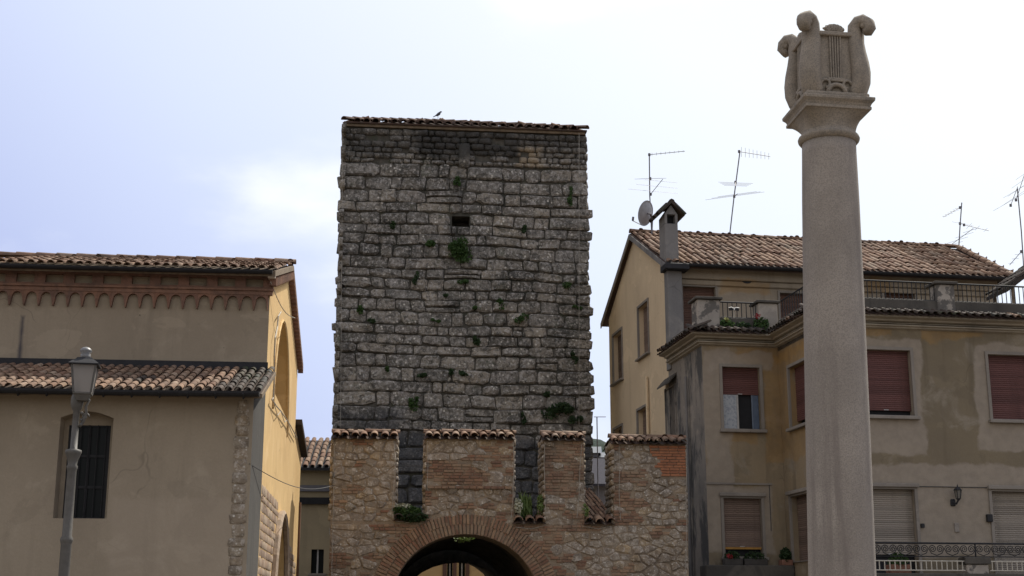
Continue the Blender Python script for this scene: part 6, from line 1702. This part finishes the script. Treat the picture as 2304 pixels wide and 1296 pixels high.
# ---------------------------------------------------------------- beyond the walls
def far_house(name, label, x0, x1, Y, deg, z_eave, depth, slope, mat, tile_rows=4, tile_w=0.24, wins=(), over=0.35, root_cat='house', mesh=TILE, deck=None):
    pa = atY(x0, 1200, Y); f = Frame(pa.x, pa.y, deg); wdt = f.hv(x1, 1200, 0)[0]
    h = thing(name, f.w(wdt / 2, depth / 2, 0), label, root_cat)
    hs = [rp(rectpx(f, *w_, 0)) for w_ in wins]
    mb = MB().poly(f, [(0, 0), (wdt, 0), (wdt, z_eave), (0, z_eave)], 0, 0, holes=hs, hole_depth=0.2)
    zr_ = z_eave + (depth / 2) * math.tan(R(slope))
    mb.add([f.w(0, 0, 0), f.w(0, depth, 0), f.w(0, depth, z_eave), f.w(0, depth / 2, zr_ - 0.05), f.w(0, 0, z_eave)], [(4, 3, 2, 1, 0)])
    mb.add([f.w(wdt, 0, 0), f.w(wdt, depth, 0), f.w(wdt, depth, z_eave), f.w(wdt, depth / 2, zr_ - 0.05), f.w(wdt, 0, z_eave)], [(0, 1, 2, 3, 4)])
    mb.add([f.w(0, depth, 0), f.w(wdt, depth, 0), f.w(wdt, depth, z_eave), f.w(0, depth, z_eave)], [(3, 2, 1, 0)])
    mb.build('wall', mat, h)
    for w_ in wins:
        r = rectpx(f, *w_, 0)
        ww = MB().box(f, r[0] - 0.01, r[1] + 0.01, 0.16, 0.2, r[2] - 0.01, r[3] + 0.01).build('window', M_GLASS, h)
        MB().box(f, (r[0] + r[1]) / 2 - 0.03, (r[0] + r[1]) / 2 + 0.03, 0.12, 0.159, r[2], r[3]).build('frame', M_WFR, h, ww)
        MB().box(f, r[0] - 0.1, r[1] + 0.1, -0.08, 0.05, r[2] - 0.08, r[2] - 0.005).build('sill', M_TRIM, h, ww)
    a0 = f.w(-0.2, -over, z_eave - over * math.tan(R(slope)) + 0.05); a1 = f.w(wdt + 0.2, -over, z_eave - over * math.tan(R(slope)) + 0.05)
    t0_ = f.w(-0.2, depth / 2, zr_ + 0.05); t1_ = f.w(wdt + 0.2, depth / 2, zr_ + 0.05); c0 = f.w(-0.2, depth + over, a0.z); c1 = f.w(wdt + 0.2, depth + over, a0.z)
    rf_ = MB().add([a0, a1, t1_, t0_, c1, c0] + [q - UP * 0.1 for q in (a0, a1, t1_, t0_, c1, c0)], [(0, 1, 2, 3), (3, 2, 4, 5), (9, 8, 7, 6), (11, 10, 8, 9), (0, 6, 7, 1), (5, 4, 10, 11), (1, 7, 8, 2), (2, 8, 10, 4), (0, 3, 9, 6), (3, 5, 11, 9)]).build('roof', deck or M_GUTTER, h)
    eyf = (t0_ - a0); sl_ = eyf.length; eyf.normalize(); nn = max(2, round((wdt + 0.4) / tile_w))
    if tile_rows: tile_field(h, rf_, a0 + UP * 0.01, f.U, eyf, nn, tile_rows, (wdt + 0.4) / nn, sl_ / tile_rows, r=rp_, under=False, mesh=mesh)
    return h, f
M_FARY = plaster('far_yellow_plaster', (0.34, 0.28, 0.18), (0.28, 0.23, 0.15), None, 0.2, 0.3).m
M_FARO = plaster('far_ochre_plaster', (0.52, 0.36, 0.17), (0.44, 0.30, 0.15), None, 0.2, 0.2).m
M_FARG = plaster('far_grey_plaster', (0.17, 0.165, 0.18), (0.13, 0.13, 0.145), None, 0.2, 0.3).m
zz_ = atY(715, 1048, 50).z
h1, f1 = far_house('alley_house', 'yellowish house with tiled eaves in the alley between church and gate wall', 640, 790, 50, 4, zz_, 7.0, 21, M_FARY, 7, 0.25, [(700, 1236, 728, 1290)], over=0.4)
MB().box(f1, 0.2, 2.4, -0.10, 0.0, atY(715, 1098, 50).z - 0.12, atY(715, 1098, 50).z + 0.1).build('string_course', M_FARG, h1)
MB().box(f1, 0.3, 2.2, -0.16, 0.0, atY(715, 1127, 50).z - 0.12, atY(715, 1127, 50).z + 0.12).build('shop_board', M_BLACK, h1)
# house seen through the gateway, ochre with dark shutters
zz_ = 9.0
h2, f2 = far_house('street_house', 'ochre house with dark shutters seen through the gateway', 860, 1200, 62, 2, zz_, 8.0, 20, M_FARO, 0, 0.3, [(1006, 1262, 1018, 1330), (1032, 1262, 1046, 1330)])
for (x0, x1) in ((996, 1005), (1019, 1027), (1047, 1056)):
    r = rectpx(f2, x0, 1262, x1, 1330, 0)
    MB().box(f2, r[0], r[1], -0.06, -0.01, r[2], r[3]).build('shutter', M_SHD, h2)
# right gap: near tiled roof, grey house, dark wooded hill with pale roofs
zz_ = atY(1352, 1165, 40).z
h3, f3 = far_house('low_tiled_house', 'low house with sunlit tiled roof seen through the last battlement gap', 1338, 1368, 40.5, 14, zz_, 5.0, 24, M_FARG, 8, 0.14)
zz_ = atY(1352, 1085, 60).z
h4, f4 = far_house('grey_house', 'grey house behind the low tiled roof in the last battlement gap', 1315, 1420, 60, 6, zz_, 7.0, 22, M_FARG, 0, deck=simple('dull_slate', (0.05, 0.048, 0.058), 0.9, spec=0.1))
t = NT('hill_woods', 0.9, 0.1); t.col(t.mix(t.rng(t.noise(0.05, 6, 0.7), 0.35, 0.65), (0.016, 0.026, 0.022), (0.028, 0.042, 0.032))); t.bump(t.noise(0.25, 5, 0.7), 1.0, 2.0); M_HILL = t.m
mb = MB(); NXh, NYh = 70, 16
for j in range(NYh + 1):
    for i in range(NXh + 1):
        x = -260 + 560 * i / NXh; y = 330 + 260 * j / NYh
        e = math.exp(-((x - 30) / 70.0) ** 2) * math.sin(math.pi * j / NYh)
        hh = 60 * e + 5 * math.sin(x * 0.11 + j) * e + rp_.uniform(-1.2, 1.2) * e
        mb.v.append(Vector((x, y, hh - 0.5)))
for j in range(NYh):
    for i in range(NXh):
        a = j * (NXh + 1) + i; mb.f.append((a, a + 1, a + NXh + 2, a + NXh + 1))
hill = mb.build('hill', M_HILL, smooth=True); hill['kind'] = 'structure'; hill['label'] = 'dark wooded hill beyond the town'
M_SLATE = simple('wet_slate', (0.07, 0.073, 0.085), 0.32, 0.0, 0.3, 1.5, 0.6, 0.6)
for (x, y, wpx, hpx, Yh, lab) in ((1338, 1006, 10, 14, 150, 'small pale roofed house at the foot of the hill, beside the tower edge'), (1355, 1018, 22, 12, 150, 'wider pale roofed house at the foot of the hill in the battlement gap'), (1352, 1036, 34, 12, 120, 'long low house with glaring roof below the hill houses')):
    p = atY(x, y + hpx, Yh); mm = Yh / FPX; w_ = wpx * mm; hh = hpx * mm * 1.6
    f = Frame(p.x - w_ / 2, p.y, rp_.uniform(-10, 10))
    o = thing('distant_house', f.w(w_ / 2, 2, 0), lab, 'house')
    MB().box(f, 0, w_, 0, 6, 0, p.z).build('wall', M_FARG, o)
    a = [f.w(-0.4, -0.5, p.z), f.w(w_ + 0.4, -0.5, p.z), f.w(w_ + 0.4, 3, p.z + hh), f.w(-0.4, 3, p.z + hh), f.w(w_ + 0.4, 6.5, p.z), f.w(-0.4, 6.5, p.z)]
    MB().add(a, [(0, 1, 2, 3), (3, 2, 4, 5), (1, 4, 2), (0, 3, 5), (5, 4, 1, 0)]).build('roof', M_SLATE, o)
p = atY(1344, 1000, 45); top = atY(1343, 938, 45)
o = thing('distant_aerial', Vector((p.x, p.y, 0)), 'thin far aerial pole in the sky gap beside the tower', 'aerial')
MB().tube([Vector((p.x, p.y, 0)), top], 0.02, 5).build('mast', M_AER, o); MB().tube([top - Vector((0.1, 0, 0)), top + Vector((0.3, 0, 0))], 0.012, 4).build('boom', M_AER, o)
